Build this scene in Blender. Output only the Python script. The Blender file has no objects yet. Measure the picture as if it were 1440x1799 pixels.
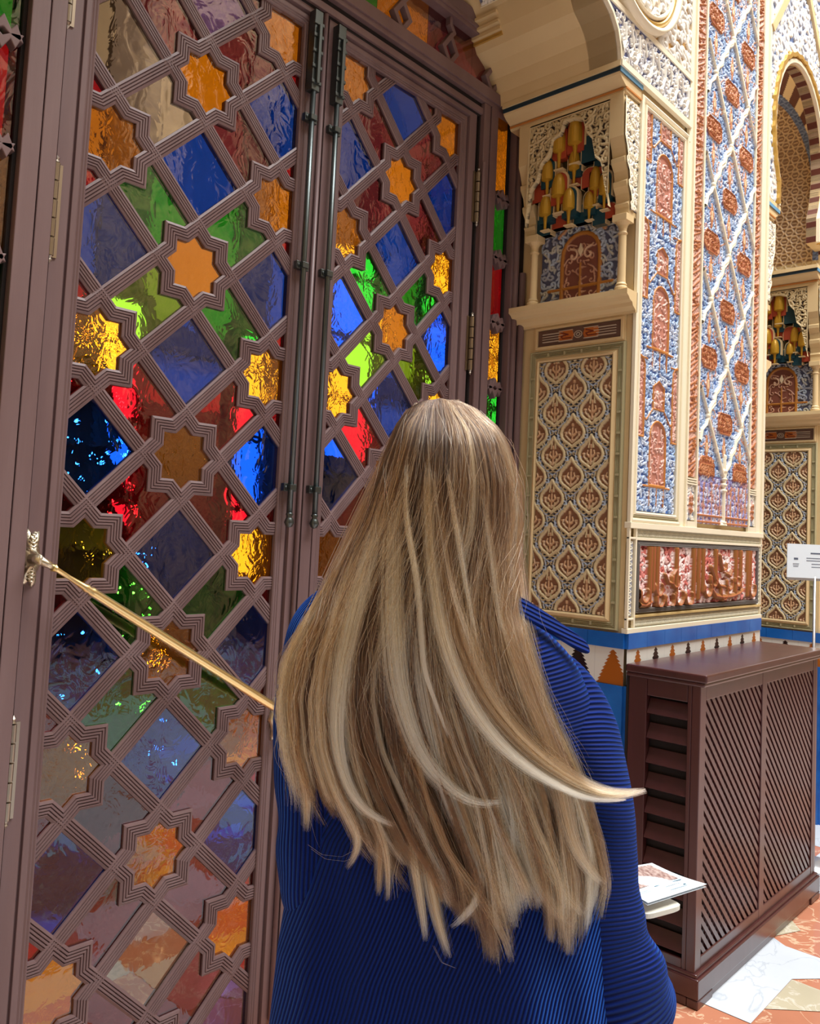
import bpy, bmesh, math, random
import numpy as np
from mathutils import Vector, Matrix
scene = bpy.context.scene
COL = scene.collection
# ------------------------------------------------------------------ camera, light, exposure
H = 1.48
FPX = 1467.6
CXP, CYP = 720.0, 837.3
def rotm(a, b, c):
    ca, sa, cb, sb, cc, sc = math.cos(a), math.sin(a), math.cos(b), math.sin(b), math.cos(c), math.sin(c)
    Rz = np.array([[ca, -sa, 0], [sa, ca, 0], [0, 0, 1]])
    Rx = np.array([[1, 0, 0], [0, cb, -sb], [0, sb, cb]])
    Ry = np.array([[cc, 0, sc], [0, 1, 0], [-sc, 0, cc]])
    return Rz @ Rx @ Ry
RC = rotm(-.8301, .0671, -.0472)          # columns: right, forward, up
cd = bpy.data.cameras.new('camera'); cam = bpy.data.objects.new('camera', cd); COL.objects.link(cam)
cd.sensor_width = 36; cd.lens = FPX * 36 / 1799; cd.shift_y = (CYP - 899.5) / 1799; cd.clip_start = .05; cd.clip_end = 60
M4 = Matrix.Identity(4)
for i in range(3):
    M4[i][0] = RC[i, 0]; M4[i][1] = RC[i, 2]; M4[i][2] = -RC[i, 1]
M4[2][3] = H
cam.matrix_world = M4
scene.camera = cam
vs = scene.view_settings
vs.view_transform = 'Standard'; vs.look = 'None'; vs.gamma = 1; vs.use_curve_mapping = False
vs.exposure = -0.06
w = bpy.data.worlds.new('daylight'); scene.world = w; w.use_nodes = True
wb = w.node_tree.nodes['Background']; wb.inputs[0].default_value = (.72, .86, 1.0, 1); wb.inputs[1].default_value = 1.15
def area(name, loc, size, power, col, rot=(0, 0, 0), sy=None):
    l = bpy.data.lights.new(name, 'AREA'); l.energy = power; l.color = col; l.size = size
    if sy: l.shape = 'RECTANGLE'; l.size_y = sy
    o = bpy.data.objects.new(name, l); COL.objects.link(o); o.location = loc; o.rotation_euler = rot
    return o
area('skylight', (3.6, -1.3, 8.8), 6.0, 1450, (1.0, .985, .97), (math.radians(-6), 0, 0), 4.5)

def D(x, y, d):
    "point seen at picture position (x, y), d metres in front of the lens"
    x = np.asarray(x, float); y = np.asarray(y, float); d = np.asarray(d, float)
    x, y, d = np.broadcast_arrays(x, y, d)
    v = np.stack([(x - CXP) / FPX * d, d, -(y - CYP) / FPX * d], -1)
    return v @ RC.T + np.array([0, 0, H])

# ------------------------------------------------------------------ materials
def srgb(r, g, b):
    f = lambda c: (c / 255 / 12.92) if c / 255 <= .04045 else ((c / 255 + .055) / 1.055) ** 2.4
    return (f(r), f(g), f(b), 1)
MATS = {}
def mat(name, col=None, rough=.5, spec=.5, metal=0, bump=None, coat=0, emis=None, estr=0, paint=False, var=None, trans=0, ior=1.45, sheen=0):
    if name in MATS: return MATS[name]
    m = bpy.data.materials.new(name); m.use_nodes = True; MATS[name] = m
    nt = m.node_tree; b = nt.nodes['Principled BSDF']
    if col: b.inputs['Base Color'].default_value = col
    b.inputs['Roughness'].default_value = rough; b.inputs['Specular IOR Level'].default_value = spec
    b.inputs['Metallic'].default_value = metal; b.inputs['Coat Weight'].default_value = coat
    b.inputs['Coat Roughness'].default_value = .25
    b.inputs['Transmission Weight'].default_value = trans; b.inputs['IOR'].default_value = ior
    b.inputs['Sheen Weight'].default_value = sheen
    if emis: b.inputs['Emission Color'].default_value = emis; b.inputs['Emission Strength'].default_value = estr
    tc = nt.nodes.new('ShaderNodeTexCoord')
    if paint:
        a = nt.nodes.new('ShaderNodeAttribute'); a.attribute_name = 'paint'
        nt.links.new(a.outputs['Color'], b.inputs['Base Color'])
    if var:                                            # (scale xyz, second colour, amount)
        mp = nt.nodes.new('ShaderNodeMapping'); mp.inputs['Scale'].default_value = var[0]
        nz = nt.nodes.new('ShaderNodeTexNoise'); nz.inputs['Scale'].default_value = 1; nz.inputs['Detail'].default_value = 6
        mx = nt.nodes.new('ShaderNodeMix'); mx.data_type = 'RGBA'
        mx.inputs['A'].default_value = col; mx.inputs['B'].default_value = var[1]
        r = nt.nodes.new('ShaderNodeValToRGB'); r.color_ramp.elements[0].position = .35; r.color_ramp.elements[1].position = .65
        nt.links.new(tc.outputs['Object'], mp.inputs[0]); nt.links.new(mp.outputs[0], nz.inputs['Vector'])
        nt.links.new(nz.outputs['Fac'], r.inputs[0]); nt.links.new(r.outputs[0], mx.inputs['Factor']); nt.links.new(mx.outputs['Result'], b.inputs['Base Color'])
    if bump:                                           # (scale xyz, strength, distance)
        mp = nt.nodes.new('ShaderNodeMapping'); mp.inputs['Scale'].default_value = bump[0]
        nz = nt.nodes.new('ShaderNodeTexNoise'); nz.inputs['Scale'].default_value = 1; nz.inputs['Detail'].default_value = 4
        bp = nt.nodes.new('ShaderNodeBump'); bp.inputs['Strength'].default_value = bump[1]; bp.inputs['Distance'].default_value = bump[2]
        nt.links.new(tc.outputs['Object'], mp.inputs[0]); nt.links.new(mp.outputs[0], nz.inputs['Vector'])
        nt.links.new(nz.outputs['Fac'], bp.inputs['Height']); nt.links.new(bp.outputs[0], b.inputs['Normal'])
    return m
WOOD = mat('stained door wood', (.19, .125, .125, 1), .42, .5, bump=((60, 60, 4), .25, .002), var=((9, 9, 1.2), (.145, .088, .088, 1)))
WOODD = mat('dark frame wood', (.055, .032, .030, 1), .45, bump=((60, 60, 4), .2, .002))
CABW = mat('polished mahogany', (.066, .015, .016, 1), .34, .6, coat=.6, bump=((30, 30, 3), .12, .001), var=((14, 14, 1.5), (.048, .010, .010, 1)))
CREAM = mat('cream painted plaster', srgb(226, 201, 152), .5, bump=((40, 40, 40), .08, .002), var=((2.5, 2.5, 2.5), srgb(214, 188, 140)))
IVORY = mat('ivory painted moulding', srgb(238, 228, 200), .42)
OLIVE = mat('olive grey moulding', srgb(176, 168, 130), .5)
STONE = mat('beige carved stone', srgb(186, 174, 150), .7, bump=((60, 60, 60), .3, .004))
PAINT = mat('painted relief plaster', rough=.48, paint=True)
TILEP = mat('glazed tile', rough=.12, spec=.6, paint=True)
BLUET = mat('blue glazed tile', srgb(24, 92, 176), .13, .6, var=((9, 9, 9), srgb(34, 110, 196)))
WHITET = mat('white glazed tile', srgb(225, 225, 218), .15, .6)
GOLD = mat('gilded plaster', (.62, .38, .09, 1), .32, metal=.55)
DGOLD = mat('old gold paint', srgb(190, 146, 42), .38, metal=.25)
TEAL = mat('dark teal paint', srgb(22, 66, 78), .45)
REDP = mat('brick red paint', srgb(172, 70, 44), .5)
NAVY = mat('dark blue stripe paint', srgb(28, 52, 66), .5)
LBLUE = mat('light blue stripe paint', srgb(104, 160, 196), .5)
ORNG = mat('orange ochre paint', srgb(196, 128, 62), .5)
BRASS = mat('polished brass', (.95, .75, .36, 1), .32, metal=1)
BRASSL = mat('cast pale brass', (.72, .66, .50, 1), .32, metal=1, bump=((120, 120, 120), .4, .003))
HINGE = mat('antique brass hinge', (.40, .35, .28, 1), .30, metal=1)
IRON = mat('dark iron', (.11, .13, .13, 1), .34, metal=.9)
DARK = mat('recess shade and black line', (.012, .008, .008, 1), .8)  # near-black: shade of gaps and recesses put into the colour, also black tile lines
PAPERW = mat('white paper', srgb(226, 238, 246), .55)
INK = mat('grey ink', srgb(90, 100, 118), .6)

# ------------------------------------------------------------------ mesh helpers
class MB:
    def __init__(s): s.v = []; s.f = []; s.m = []
    def add(s, vs_, fs, mi=0):
        n = len(s.v); s.v += [tuple(float(c) for c in q) for q in vs_]; s.f += [tuple(i + n for i in q) for q in fs]; s.m += [mi] * len(fs); return s
    def box(s, a, b, mi=0):
        x0, y0, z0 = [min(a[i], b[i]) for i in range(3)]; x1, y1, z1 = [max(a[i], b[i]) for i in range(3)]
        return s.add([(x0, y0, z0), (x1, y0, z0), (x1, y1, z0), (x0, y1, z0), (x0, y0, z1), (x1, y0, z1), (x1, y1, z1), (x0, y1, z1)],
                     [(0, 3, 2, 1), (4, 5, 6, 7), (0, 1, 5, 4), (1, 2, 6, 5), (2, 3, 7, 6), (3, 0, 4, 7)], mi)
    def prism(s, poly, f, d0, d1, mi=0):
        "poly 2D, f(a, b, d) -> xyz"
        n = len(poly); vs_ = [f(a, b, d0) for a, b in poly] + [f(a, b, d1) for a, b in poly]
        return s.add(vs_, [tuple(range(n)), tuple(range(2 * n - 1, n - 1, -1))] + [(i, n + i, n + (i + 1) % n, (i + 1) % n) for i in range(n)], mi)
    def loft(s, rings, closed=True, caps=True, mi=0):
        k = len(rings[0]); vs_ = [p for r in rings for p in r]; fs = []
        for i in range(len(rings) - 1):
            for j in range(k if closed else k - 1):
                a = i * k + j; b = i * k + (j + 1) % k
                fs.append((a, b, b + k, a + k))
        if caps and closed: fs += [tuple(range(k))[::-1], tuple(range((len(rings) - 1) * k, len(rings) * k))]
        return s.add(vs_, fs, mi)
    def tube(s, pts, rad, seg=10, mi=0, caps=True):
        pts = [np.array(p, float) for p in pts]; n = len(pts)
        rad = [rad] * n if np.isscalar(rad) else rad
        rings = []; up = None
        for i in range(n):
            t = pts[min(i + 1, n - 1)] - pts[max(i - 1, 0)]; t /= (np.linalg.norm(t) + 1e-12)
            if up is None: up = np.array([0, 0, 1.]) if abs(t[2]) < .9 else np.array([1., 0, 0])
            a = np.cross(t, up); a /= np.linalg.norm(a); b = np.cross(t, a); up = -b if False else up
            rings.append([pts[i] + rad[i] * (math.cos(q) * a + math.sin(q) * b) for q in [2 * math.pi * k / seg for k in range(seg)]])
        return s.loft(rings, mi=mi, caps=caps)
    def lathe(s, c, prof, seg=20, mi=0, axis=2):
        rings = []
        for r, h in prof:
            ring = []
            for k in range(seg):
                q = 2 * math.pi * k / seg; p = [0, 0, 0]
                p[axis] = h; p[(axis + 1) % 3] = r * math.cos(q); p[(axis + 2) % 3] = r * math.sin(q)
                ring.append((c[0] + p[0], c[1] + p[1], c[2] + p[2]))
            rings.append(ring)
        return s.loft(rings, mi=mi)
    def sweep(s, path, prof, f, closed=False, mi=0, close_prof=True):
        "sweep a profile [(offset, height)] along a 2D path, mitred; f(a, b, h) -> xyz; offset positive to the left of travel"
        P = [np.array(p, float) for p in path]; n = len(P); rings = []
        for i in range(n):
            p0 = P[i - 1] if (closed or i > 0) else None; p1 = P[(i + 1) % n] if (closed or i < n - 1) else None
            ds = []
            if p0 is not None: d = P[i] - p0; ds.append(d / np.linalg.norm(d))
            if p1 is not None: d = p1 - P[i]; ds.append(d / np.linalg.norm(d))
            if len(ds) == 1: nrm = np.array([-ds[0][1], ds[0][0]])
            else:
                n1 = np.array([-ds[0][1], ds[0][0]]); n2 = np.array([-ds[1][1], ds[1][0]])
                nrm = (n1 + n2) / max(.25, 1 + n1 @ n2)
            rings.append([f(P[i][0] + nrm[0] * o, P[i][1] + nrm[1] * o, h) for o, h in prof])
        k = len(prof); base = len(s.v); s.v += [tuple(map(float, q)) for r in rings for q in r]
        for i in range(n if closed else n - 1):
            for j in range(k if close_prof else k - 1):
                a = base + i * k + j; b = base + i * k + (j + 1) % k
                c = base + ((i + 1) % n) * k + (j + 1) % k; d = base + ((i + 1) % n) * k + j
                s.f.append((a, b, c, d)); s.m.append(mi)
        if not closed and close_prof:
            s.f += [tuple(base + j for j in range(k))[::-1], tuple(base + (n - 1) * k + j for j in range(k))]; s.m += [mi, mi]
        return s
    def build(s, name, mats, parent=None, smooth=False, clip=None, xf=None, bevel=0):
        me = bpy.data.meshes.new(name)
        V = s.v if xf is None else [xf(*p) for p in s.v]
        me.from_pydata(V, [], s.f)
        for m in (mats if isinstance(mats, (list, tuple)) else [mats]): me.materials.append(m)
        me.polygons.foreach_set('material_index', s.m)
        bm = bmesh.new(); bm.from_mesh(me)
        if clip:
            for co, no in clip:
                g = bm.verts[:] + bm.edges[:] + bm.faces[:]
                r = bmesh.ops.bisect_plane(bm, geom=g, plane_co=co, plane_no=no, clear_outer=True)
                ed = [e for e in r['geom_cut'] if isinstance(e, bmesh.types.BMEdge)]
                try: bmesh.ops.holes_fill(bm, edges=ed, sides=0)
                except Exception: pass
        bmesh.ops.recalc_face_normals(bm, faces=bm.faces[:])
        bm.to_mesh(me); bm.free()
        if smooth: me.polygons.foreach_set('use_smooth', [True] * len(me.polygons))
        o = bpy.data.objects.new(name, me); COL.objects.link(o)
        if parent is not None:
            o.parent = parent
            if xf is None and parent.type == 'EMPTY': o.matrix_parent_inverse = Matrix.Translation(parent.location).inverted()
        if bevel:
            md = o.modifiers.new('b', 'BEVEL'); md.width = bevel; md.segments = 2; md.limit_method = 'ANGLE'; md.angle_limit = math.radians(40)
        return o
def keep(o, parent):
    o.parent = parent; o.matrix_parent_inverse = Matrix.Translation(parent.location).inverted() if parent.type == 'EMPTY' else Matrix.Identity(4)
def thing(name, label, cat, loc=(0, 0, 0), group=None, kind=None):
    o = bpy.data.objects.new(name, None); COL.objects.link(o); o.location = loc; o.empty_display_size = .1
    if label: o['label'] = label
    if cat: o['category'] = cat
    if group: o['group'] = group
    if kind: o['kind'] = kind
    return o
def tag(o, label=None, cat=None, group=None, kind=None):
    for k, v in (('label', label), ('category', cat), ('group', group), ('kind', kind)):
        if v: o[k] = v
    return o

# ------------------------------------------------------------------ carved relief canvas
class Canvas:
    def __init__(s, w, h, res, col, wrap=False):
        s.nx, s.ny = int(round(w / res)) + 1, int(round(h / res)) + 1
        s.w, s.h = w, h; s.X, s.Y = np.meshgrid(np.linspace(0, w, s.nx), np.linspace(0, h, s.ny))
        s.mask = None; s.H = np.zeros((s.ny, s.nx)); s.C = np.ones((s.ny, s.nx, 3)) * np.array(col[:3]); s.wrap = wrap
    def _box(s, x0, x1, y0, y1):
        i0 = max(0, int(x0 / s.w * (s.nx - 1))); i1 = min(s.nx, int(x1 / s.w * (s.nx - 1)) + 2)
        j0 = max(0, int(y0 / s.h * (s.ny - 1))); j1 = min(s.ny, int(y1 / s.h * (s.ny - 1)) + 2)
        return (slice(j0, j1), slice(i0, i1)) if i1 > i0 and j1 > j0 else None
    def stroke(s, pts, wd, hh, col, w2=None, base=0.):
        if s.wrap:
            for ox in (-s.w, 0, s.w):
                for oy in (-s.h, 0, s.h): s._st([(x + ox, y + oy) for x, y in pts], wd, hh, col, w2, base)
        else: s._st(pts, wd, hh, col, w2, base)
    def _st(s, pts, wd, hh, col, w2, base):
        w2 = wd if w2 is None else w2; mw = max(wd, w2)
        xs = [p[0] for p in pts]; ys = [p[1] for p in pts]
        sl = s._box(min(xs) - mw, max(xs) + mw, min(ys) - mw, max(ys) + mw)
        if sl is None: return
        X, Y = s.X[sl], s.Y[sl]; best = np.full(X.shape, 9.); n = len(pts) - 1
        for i in range(n):
            (x0, y0), (x1, y1) = pts[i], pts[i + 1]; dx, dy = x1 - x0, y1 - y0; L = dx * dx + dy * dy + 1e-12
            t = np.clip(((X - x0) * dx + (Y - y0) * dy) / L, 0, 1)
            d = np.hypot(X - x0 - t * dx, Y - y0 - t * dy) / (wd + (w2 - wd) * (i + t) / n + 1e-6)
            best = np.minimum(best, d)
        s._put(sl, best < 1, base + hh * np.sqrt(np.clip(1 - best ** 2, 0, 1)) * .6 + hh * .4, col)
    def _put(s, sl, mask, hv, col):
        Hs, Cs = s.H[sl], s.C[sl]; hv = hv * np.ones(Hs.shape); m = mask & (hv >= Hs)
        Hs[m] = hv[m]; Cs[m] = col[:3]
    def fill(s, poly, hh, col, force=False):
        P = np.array(poly); sl = s._box(P[:, 0].min(), P[:, 0].max(), P[:, 1].min(), P[:, 1].max())
        if sl is None: return
        X, Y = s.X[sl], s.Y[sl]; ins = np.zeros(X.shape, bool); n = len(P)
        for i in range(n):
            x0, y0 = P[i]; x1, y1 = P[(i + 1) % n]
            if y0 == y1: continue
            c = ((y0 > Y) != (y1 > Y)) & (X < (x1 - x0) * (Y - y0) / (y1 - y0) + x0); ins ^= c
        if force: s.H[sl][ins] = hh; s.C[sl][ins] = col[:3]
        else: s._put(sl, ins, np.full(X.shape, hh), col)
    def rect(s, x0, x1, y0, y1, hh, col, force=True): s.fill([(x0, y0), (x1, y0), (x1, y1), (x0, y1)], hh, col, force)
    def spiral(s, cx, cy, r, a0, turns, wd, hh, col, sgn=1, tail=0.):
        n = 14; pts = []
        for k in range(n + 1):
            t = k / n; a = a0 + sgn * turns * 2 * math.pi * t; q = r * (1 - .82 * t)
            pts.append((cx + q * math.cos(a), cy + q * math.sin(a)))
        if tail:
            tx, ty = -math.sin(a0) * -sgn, math.cos(a0) * -sgn
            pts = [(pts[0][0] + tx * tail + math.cos(a0) * tail * .3, pts[0][1] + ty * tail + math.sin(a0) * tail * .3)] + pts
        s.stroke(pts, wd, hh, col, wd * .7); s.stroke([pts[-1], pts[-1]], wd * 1.25, hh * 1.1, col)
    def scrolls(s, x0, x1, y0, y1, step, wd, hh, cols, seed=0, dens=1.):
        rnd = random.Random(seed); ny = max(1, int((y1 - y0) / step)); nx = max(1, int((x1 - x0) / step))
        for j in range(ny):
            for i in range(nx):
                if rnd.random() > dens: continue
                cx = x0 + (i + .5 + rnd.uniform(-.15, .15)) * (x1 - x0) / nx; cy = y0 + (j + .5 + rnd.uniform(-.15, .15)) * (y1 - y0) / ny
                c = rnd.choice(cols); a = rnd.uniform(0, 6.28); sg = rnd.choice((-1, 1))
                s.spiral(cx, cy, step * .40, a, rnd.uniform(.6, .95), wd, hh, c, sg, step * .55)
                b = a + rnd.uniform(1, 4)
                s.stroke([(cx + step * .42 * math.cos(b), cy + step * .42 * math.sin(b)), (cx + step * .8 * math.cos(b + .4), cy + step * .8 * math.sin(b + .4))], wd * 1.5, hh * .9, c, wd * .3)
    def surf(s, name, fn, parent, m=None, kind=None):
        "fn(X, Y, H) -> arrays x, y, z"
        x, y, z = fn(s.X, s.Y, s.H); n = s.nx * s.ny
        co = np.stack([x, y, z], -1).reshape(-1, 3).astype(np.float32)
        me = bpy.data.meshes.new(name); me.vertices.add(n); me.vertices.foreach_set('co', co.ravel())
        a = (np.arange(s.ny - 1)[:, None] * s.nx + np.arange(s.nx - 1)[None]).ravel()
        q = np.stack([a, a + 1, a + 1 + s.nx, a + s.nx], -1)
        if s.mask is not None: q = q[~s.mask.ravel()[q].any(1)]
        nf = len(q)
        me.loops.add(nf * 4); me.loops.foreach_set('vertex_index', q.ravel().astype(np.int32))
        me.polygons.add(nf); me.polygons.foreach_set('loop_start', (np.arange(nf) * 4).astype(np.int32)); me.polygons.foreach_set('loop_total', np.full(nf, 4, np.int32))
        me.update(calc_edges=True); me.polygons.foreach_set('use_smooth', np.ones(nf, bool))
        at = me.color_attributes.new('paint', 'FLOAT_COLOR', 'POINT')
        c4 = np.ones((n, 4), np.float32); c4[:, :3] = s.C.reshape(-1, 3); at.data.foreach_set('color', c4.ravel())
        me.materials.append(m or PAINT); me.validate()
        o = bpy.data.objects.new(name, me); COL.objects.link(o)
        if parent is not None: keep(o, parent)
        return o
    def tiled(s, w, h, res, ox=0., oy=0.):
        c = Canvas(w, h, res, (0, 0, 0))
        i = (((c.X + ox) % s.w) / s.w * (s.nx - 1)).astype(int) % (s.nx - 1); j = (((c.Y + oy) % s.h) / s.h * (s.ny - 1)).astype(int) % (s.ny - 1)
        c.H = s.H[j, i]; c.C = s.C[j, i].copy(); return c
def on_front(x0, z0, y, amp=1.):   # faces -Y
    return lambda X, Y, Hh: (x0 + X, y - Hh * amp, z0 + Y)
def on_side(y0, z0, x, sx=1, amp=1.):     # faces -X (sx=1) : canvas X runs along +Y ; mirrored sx=-1 faces +X
    return lambda X, Y, Hh: (x - sx * Hh * amp, y0 + X, z0 + Y)
def FZ(y): return lambda a, b, h: (a, y - h, b)          # 2D (x, z), height towards the room
# ------------------------------------------------------------------ room shell
def structure(name, mb, mats, parent=None, **k):
    o = mb.build(name, mats, parent, **k)
    if parent is None: o['kind'] = 'structure'
    return o
def marble(name, base, vein, vsc, rough=.1):
    m = bpy.data.materials.new(name); m.use_nodes = True; nt = m.node_tree; b = nt.nodes['Principled BSDF']; b.inputs['Roughness'].default_value = rough
    tc = nt.nodes.new('ShaderNodeTexCoord'); n1 = nt.nodes.new('ShaderNodeTexNoise'); n1.inputs['Scale'].default_value = vsc; n1.inputs['Detail'].default_value = 8; n1.inputs['Distortion'].default_value = 1.6
    r = nt.nodes.new('ShaderNodeValToRGB'); e = r.color_ramp.elements
    e[0].position = .40; e[0].color = base; e[1].position = .60; e[1].color = base
    q = r.color_ramp.elements.new(.485); q.color = base; q = r.color_ramp.elements.new(.50); q.color = vein; q = r.color_ramp.elements.new(.525); q.color = base
    n2 = nt.nodes.new('ShaderNodeTexNoise'); n2.inputs['Scale'].default_value = vsc * .6; n2.inputs['Detail'].default_value = 5
    mx = nt.nodes.new('ShaderNodeMix'); mx.data_type = 'RGBA'; mx.blend_type = 'MULTIPLY'; mx.inputs['Factor'].default_value = .35
    nt.links.new(tc.outputs['Object'], n1.inputs['Vector']); nt.links.new(tc.outputs['Object'], n2.inputs['Vector'])
    nt.links.new(n1.outputs['Fac'], r.inputs[0]); nt.links.new(r.outputs[0], mx.inputs['A']); nt.links.new(n2.outputs['Fac'], mx.inputs['B'])
    nt.links.new(mx.outputs['Result'], b.inputs['Base Color']); return m
MW = marble('white marble', srgb(222, 230, 238), srgb(200, 210, 220), 3.2)
MO = marble('orange veined marble', srgb(204, 136, 106), srgb(238, 204, 170), 5.5)
MC = marble('cream marble', srgb(208, 198, 170), srgb(232, 226, 208), 5)
fl = MB(); fl.box((-4, -5.4, -.05), (11, 7, -.002), 0)
def slab(poly, mi, h=0.):
    fl.add([(x, y, h) for x, y in poly], [tuple(range(len(poly)))], mi)
# pinwheel of white slabs round orange squares, cream corner triangles
P = 1.24
for i in range(-5, 7):
    for j in range(-4, 4):
        ox, oy = 2.78 + i * P, .99 + j * P
        slab([(ox, oy), (ox + .385, oy), (ox + .47, oy - .075), (ox + .62, oy - .24), (ox + .62, oy + .10), (ox + .66, oy + .16), (ox + .62, oy + .31), (ox, oy + .31)], 1)
        slab([(ox + .62, oy - .24), (ox + .38, oy - .24), (ox + .38, oy - .62), (ox + .62, oy - .62)], 1)
        slab([(ox + .12, oy - .001), (ox + .383, oy - .001), (ox + .378, oy - .24), (ox + .30, oy - .20)], 2)
        slab([(ox + .663, oy + .16), (ox + .80, oy + .10), (ox + .95, oy + .22), (ox + .74, oy + .30)], 2)
        slab([(ox + .62 + .08, oy - .02), (ox + 1.0, oy - .18), (ox + 1.1, oy - .02)], 1)
        slab([(ox - .62, oy - .93), (ox, oy - .93), (ox, oy - .62), (ox - .62, oy - .62)], 1, -.001)
        slab([(ox - .24, oy - .62), (ox, oy - .62), (ox, oy - .30), (ox - .24, oy - .30)], 1, -.001)
for i in range(-4, 6):
    for j in range(-3, 1): slab([(i * .62 + (j % 2) * .31, j * .62 - .2), (i * .62 + (j % 2) * .31 + .57, j * .62 - .2), (i * .62 + (j % 2) * .31 + .57, j * .62 + .37), (i * .62 + (j % 2) * .31, j * .62 + .37)], 1, .0004)
structure('floor', fl, [MO, MW, MC])

# opposite side of the hall (seen only as reflections) : carved wall with dark arched openings
WALLP = mat('carved beige wall', srgb(176, 150, 112), .7, bump=((22, 22, 22), .6, .02), var=((5, 5, 5), srgb(96, 80, 72)))
def wall_holes(mb, x0, x1, z1, holes, f, d0, d1):
    "wall strip along x with arched holes [(xc, half width, top)]"
    xs = x0
    for xc, hw, top in holes:
        mb.prism([(xs, 0), (xc - hw, 0), (xc - hw, z1), (xs, z1)], f, d0, d1)
        arc = [(xc + hw * math.cos(a), top - hw + hw * math.sin(a)) for a in np.linspace(0, math.pi, 13)]
        mb.prism([(xc + hw, z1)] + arc + [(xc - hw, z1)], f, d0, d1); xs = xc + hw
    mb.prism([(xs, 0), (x1, 0), (x1, z1), (xs, z1)], f, d0, d1)
FB = lambda a, b, d: (a, d, b)
m = MB(); wall_holes(m, -4, 11, 4.2, [(-1.6, .8, 3.0), (1.2, .8, 3.0), (4.0, .8, 3.0), (6.8, .8, 3.0), (9.4, .8, 3.0)], FB, -4.2, -4.6)
wall_holes(m, -4, 11, 8.6, [(x, .45, 7.4) for x in np.arange(-3.2, 10.5, 1.4)], lambda a, b, d: (a, d, b), -4.2, -4.6) if False else None
m.box((-4, -4.6, 4.2), (11, -4.2, 5.0)); m.box((-4, -4.7, 7.4), (11, -4.2, 11.5))
for x in np.arange(-4, 11, 1.4): m.box((x, -4.55, 5.0), (x + .5, -4.2, 7.4))
structure('wall_back', m, WALLP)
m = MB(); m.box((-4, -5.4, 0), (11, -5.3, 13)); structure('wall_south', m, WOODD)
m = MB(); m.box((-4.1, -5.4, 0), (-4, 2.1, 8.9)); structure('wall_left', m, WALLP)
m = MB(); m.box((9.5, -5.4, 0), (9.6, 1.43, 8.9)); structure('wall_right', m, WALLP)

# room behind the coloured glass
BACKW = mat('warm plaster of inner room', srgb(204, 190, 168), .8)
INW = mat('brown panelling of inner room', srgb(92, 76, 66), .6)
m = MB(); m.box((-1.5, 5.6, 0), (9.5, 5.7, 6.2)); m.box((-1.6, 2.12, 0), (-1.5, 5.7, 6.2)); m.box((9.5, 2.12, 0), (9.6, 5.7, 6.2)); structure('wall_inner', m, BACKW)
m = MB(); m.box((-1.5, 2.12, 6.1), (9.5, 5.7, 6.2)); structure('ceiling', m, BACKW)
m = MB(); m.box((-1.5, 5.55, 0), (9.5, 5.6, 2.35)); m.box((0.2, 5.5, 2.75), (9.5, 5.6, 2.95)); structure('baseboard_inner', m, INW)
l = area('inner_lamp_light', (3.4, 2.75, 5.6), 4.0, 115, (1, .93, .84), (math.radians(28), 0, 0), .8)  # added fill, hidden above the doors, brightens the room behind the glass
area('inner_fill_light_b', (7.2, 2.75, 5.6), 3.0, 110, (1, .93, .84), (math.radians(28), 0, 0), .8)  # second added fill, out of sight, brightens what the side lights look onto
DAYP = mat('bright curtained daylight pane', (0, 0, 0, 1), .3, emis=(.86, .95, 1, 1), estr=2.4)
WARMP = mat('lit amber lamp shade', (0, 0, 0, 1), .3, emis=(1, .82, .5, 1), estr=6.0)
for k, (x0, x1, z0, z1) in enumerate([(2.22, 2.50, 1.15, 2.75), (3.18, 3.42, 1.15, 2.72), (3.95, 4.42, 2.0, 3.55), (5.0, 5.36, 2.35, 3.85), (5.86, 6.16, 2.2, 3.3), (.4, .75, .9, 2.4)]):
    m = MB(); cx, w_ = (x0 + x1) / 2, .05
    for a, b, c, d in ((x0 - w_, x0, z0 - w_, z1 + w_), (x1, x1 + w_, z0 - w_, z1 + w_), (x0, x1, z0 - w_, z0), (x0, x1, z1, z1 + w_)): m.box((a, 4.44, c), (b, 4.56, d))
    for zz in np.arange(z0 + .42, z1 - .1, .46): m.box((x0, 4.46, zz), (x1, 4.52, zz + .035))
    m.box((x0 - w_, 4.40, z0 - .12), (x1 + w_, 4.56, z0 - w_)); m.box((x0 - .02, 4.5, 0), (x1 + .02, 4.55, z0 - .12)); m.box((x0 - .02, 4.5, z1 + w_), (x1 + .02, 4.55, 6.1))
    o = structure('window_%d' % (k + 1), m, INW)
    g = MB(); g.box((x0, 4.52, z0), (x1, 4.54, z1)); g.build('pane', DAYP, o)
tree = thing('decorated_tree', 'dark conical tree strung with tiny lights, blurred behind the blue glass', 'tree', (1.72, 3.55, 0))
rnd = random.Random(4)
LEAF = mat('dark fir foliage', (.012, .03, .014, 1), .9)
m = MB()
for k in range(9):
    z = .25 + k * .22; r = .46 * (1 - k / 10.5)
    ring = [(1.72 + r * (1 + .2 * (q % 2)) * math.cos(q * math.pi / 9), 3.55 + r * (1 + .2 * (q % 2)) * math.sin(q * math.pi / 9), z) for q in range(18)]
    m.loft([ring, [(1.72 + .03 * math.cos(q), 3.55 + .03 * math.sin(q), z + .36) for q in [j * math.pi / 9 for j in range(18)]]])
m.build('foliage', LEAF, tree)
m = MB(); m.tube([(1.72, 3.55, 0), (1.72, 3.55, .3)], .04); m.build('trunk', INW, tree)
BULB = mat('fairy light', (0, 0, 0, 1), emis=(1, .78, .42, 1), estr=60)
m = MB()
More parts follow.
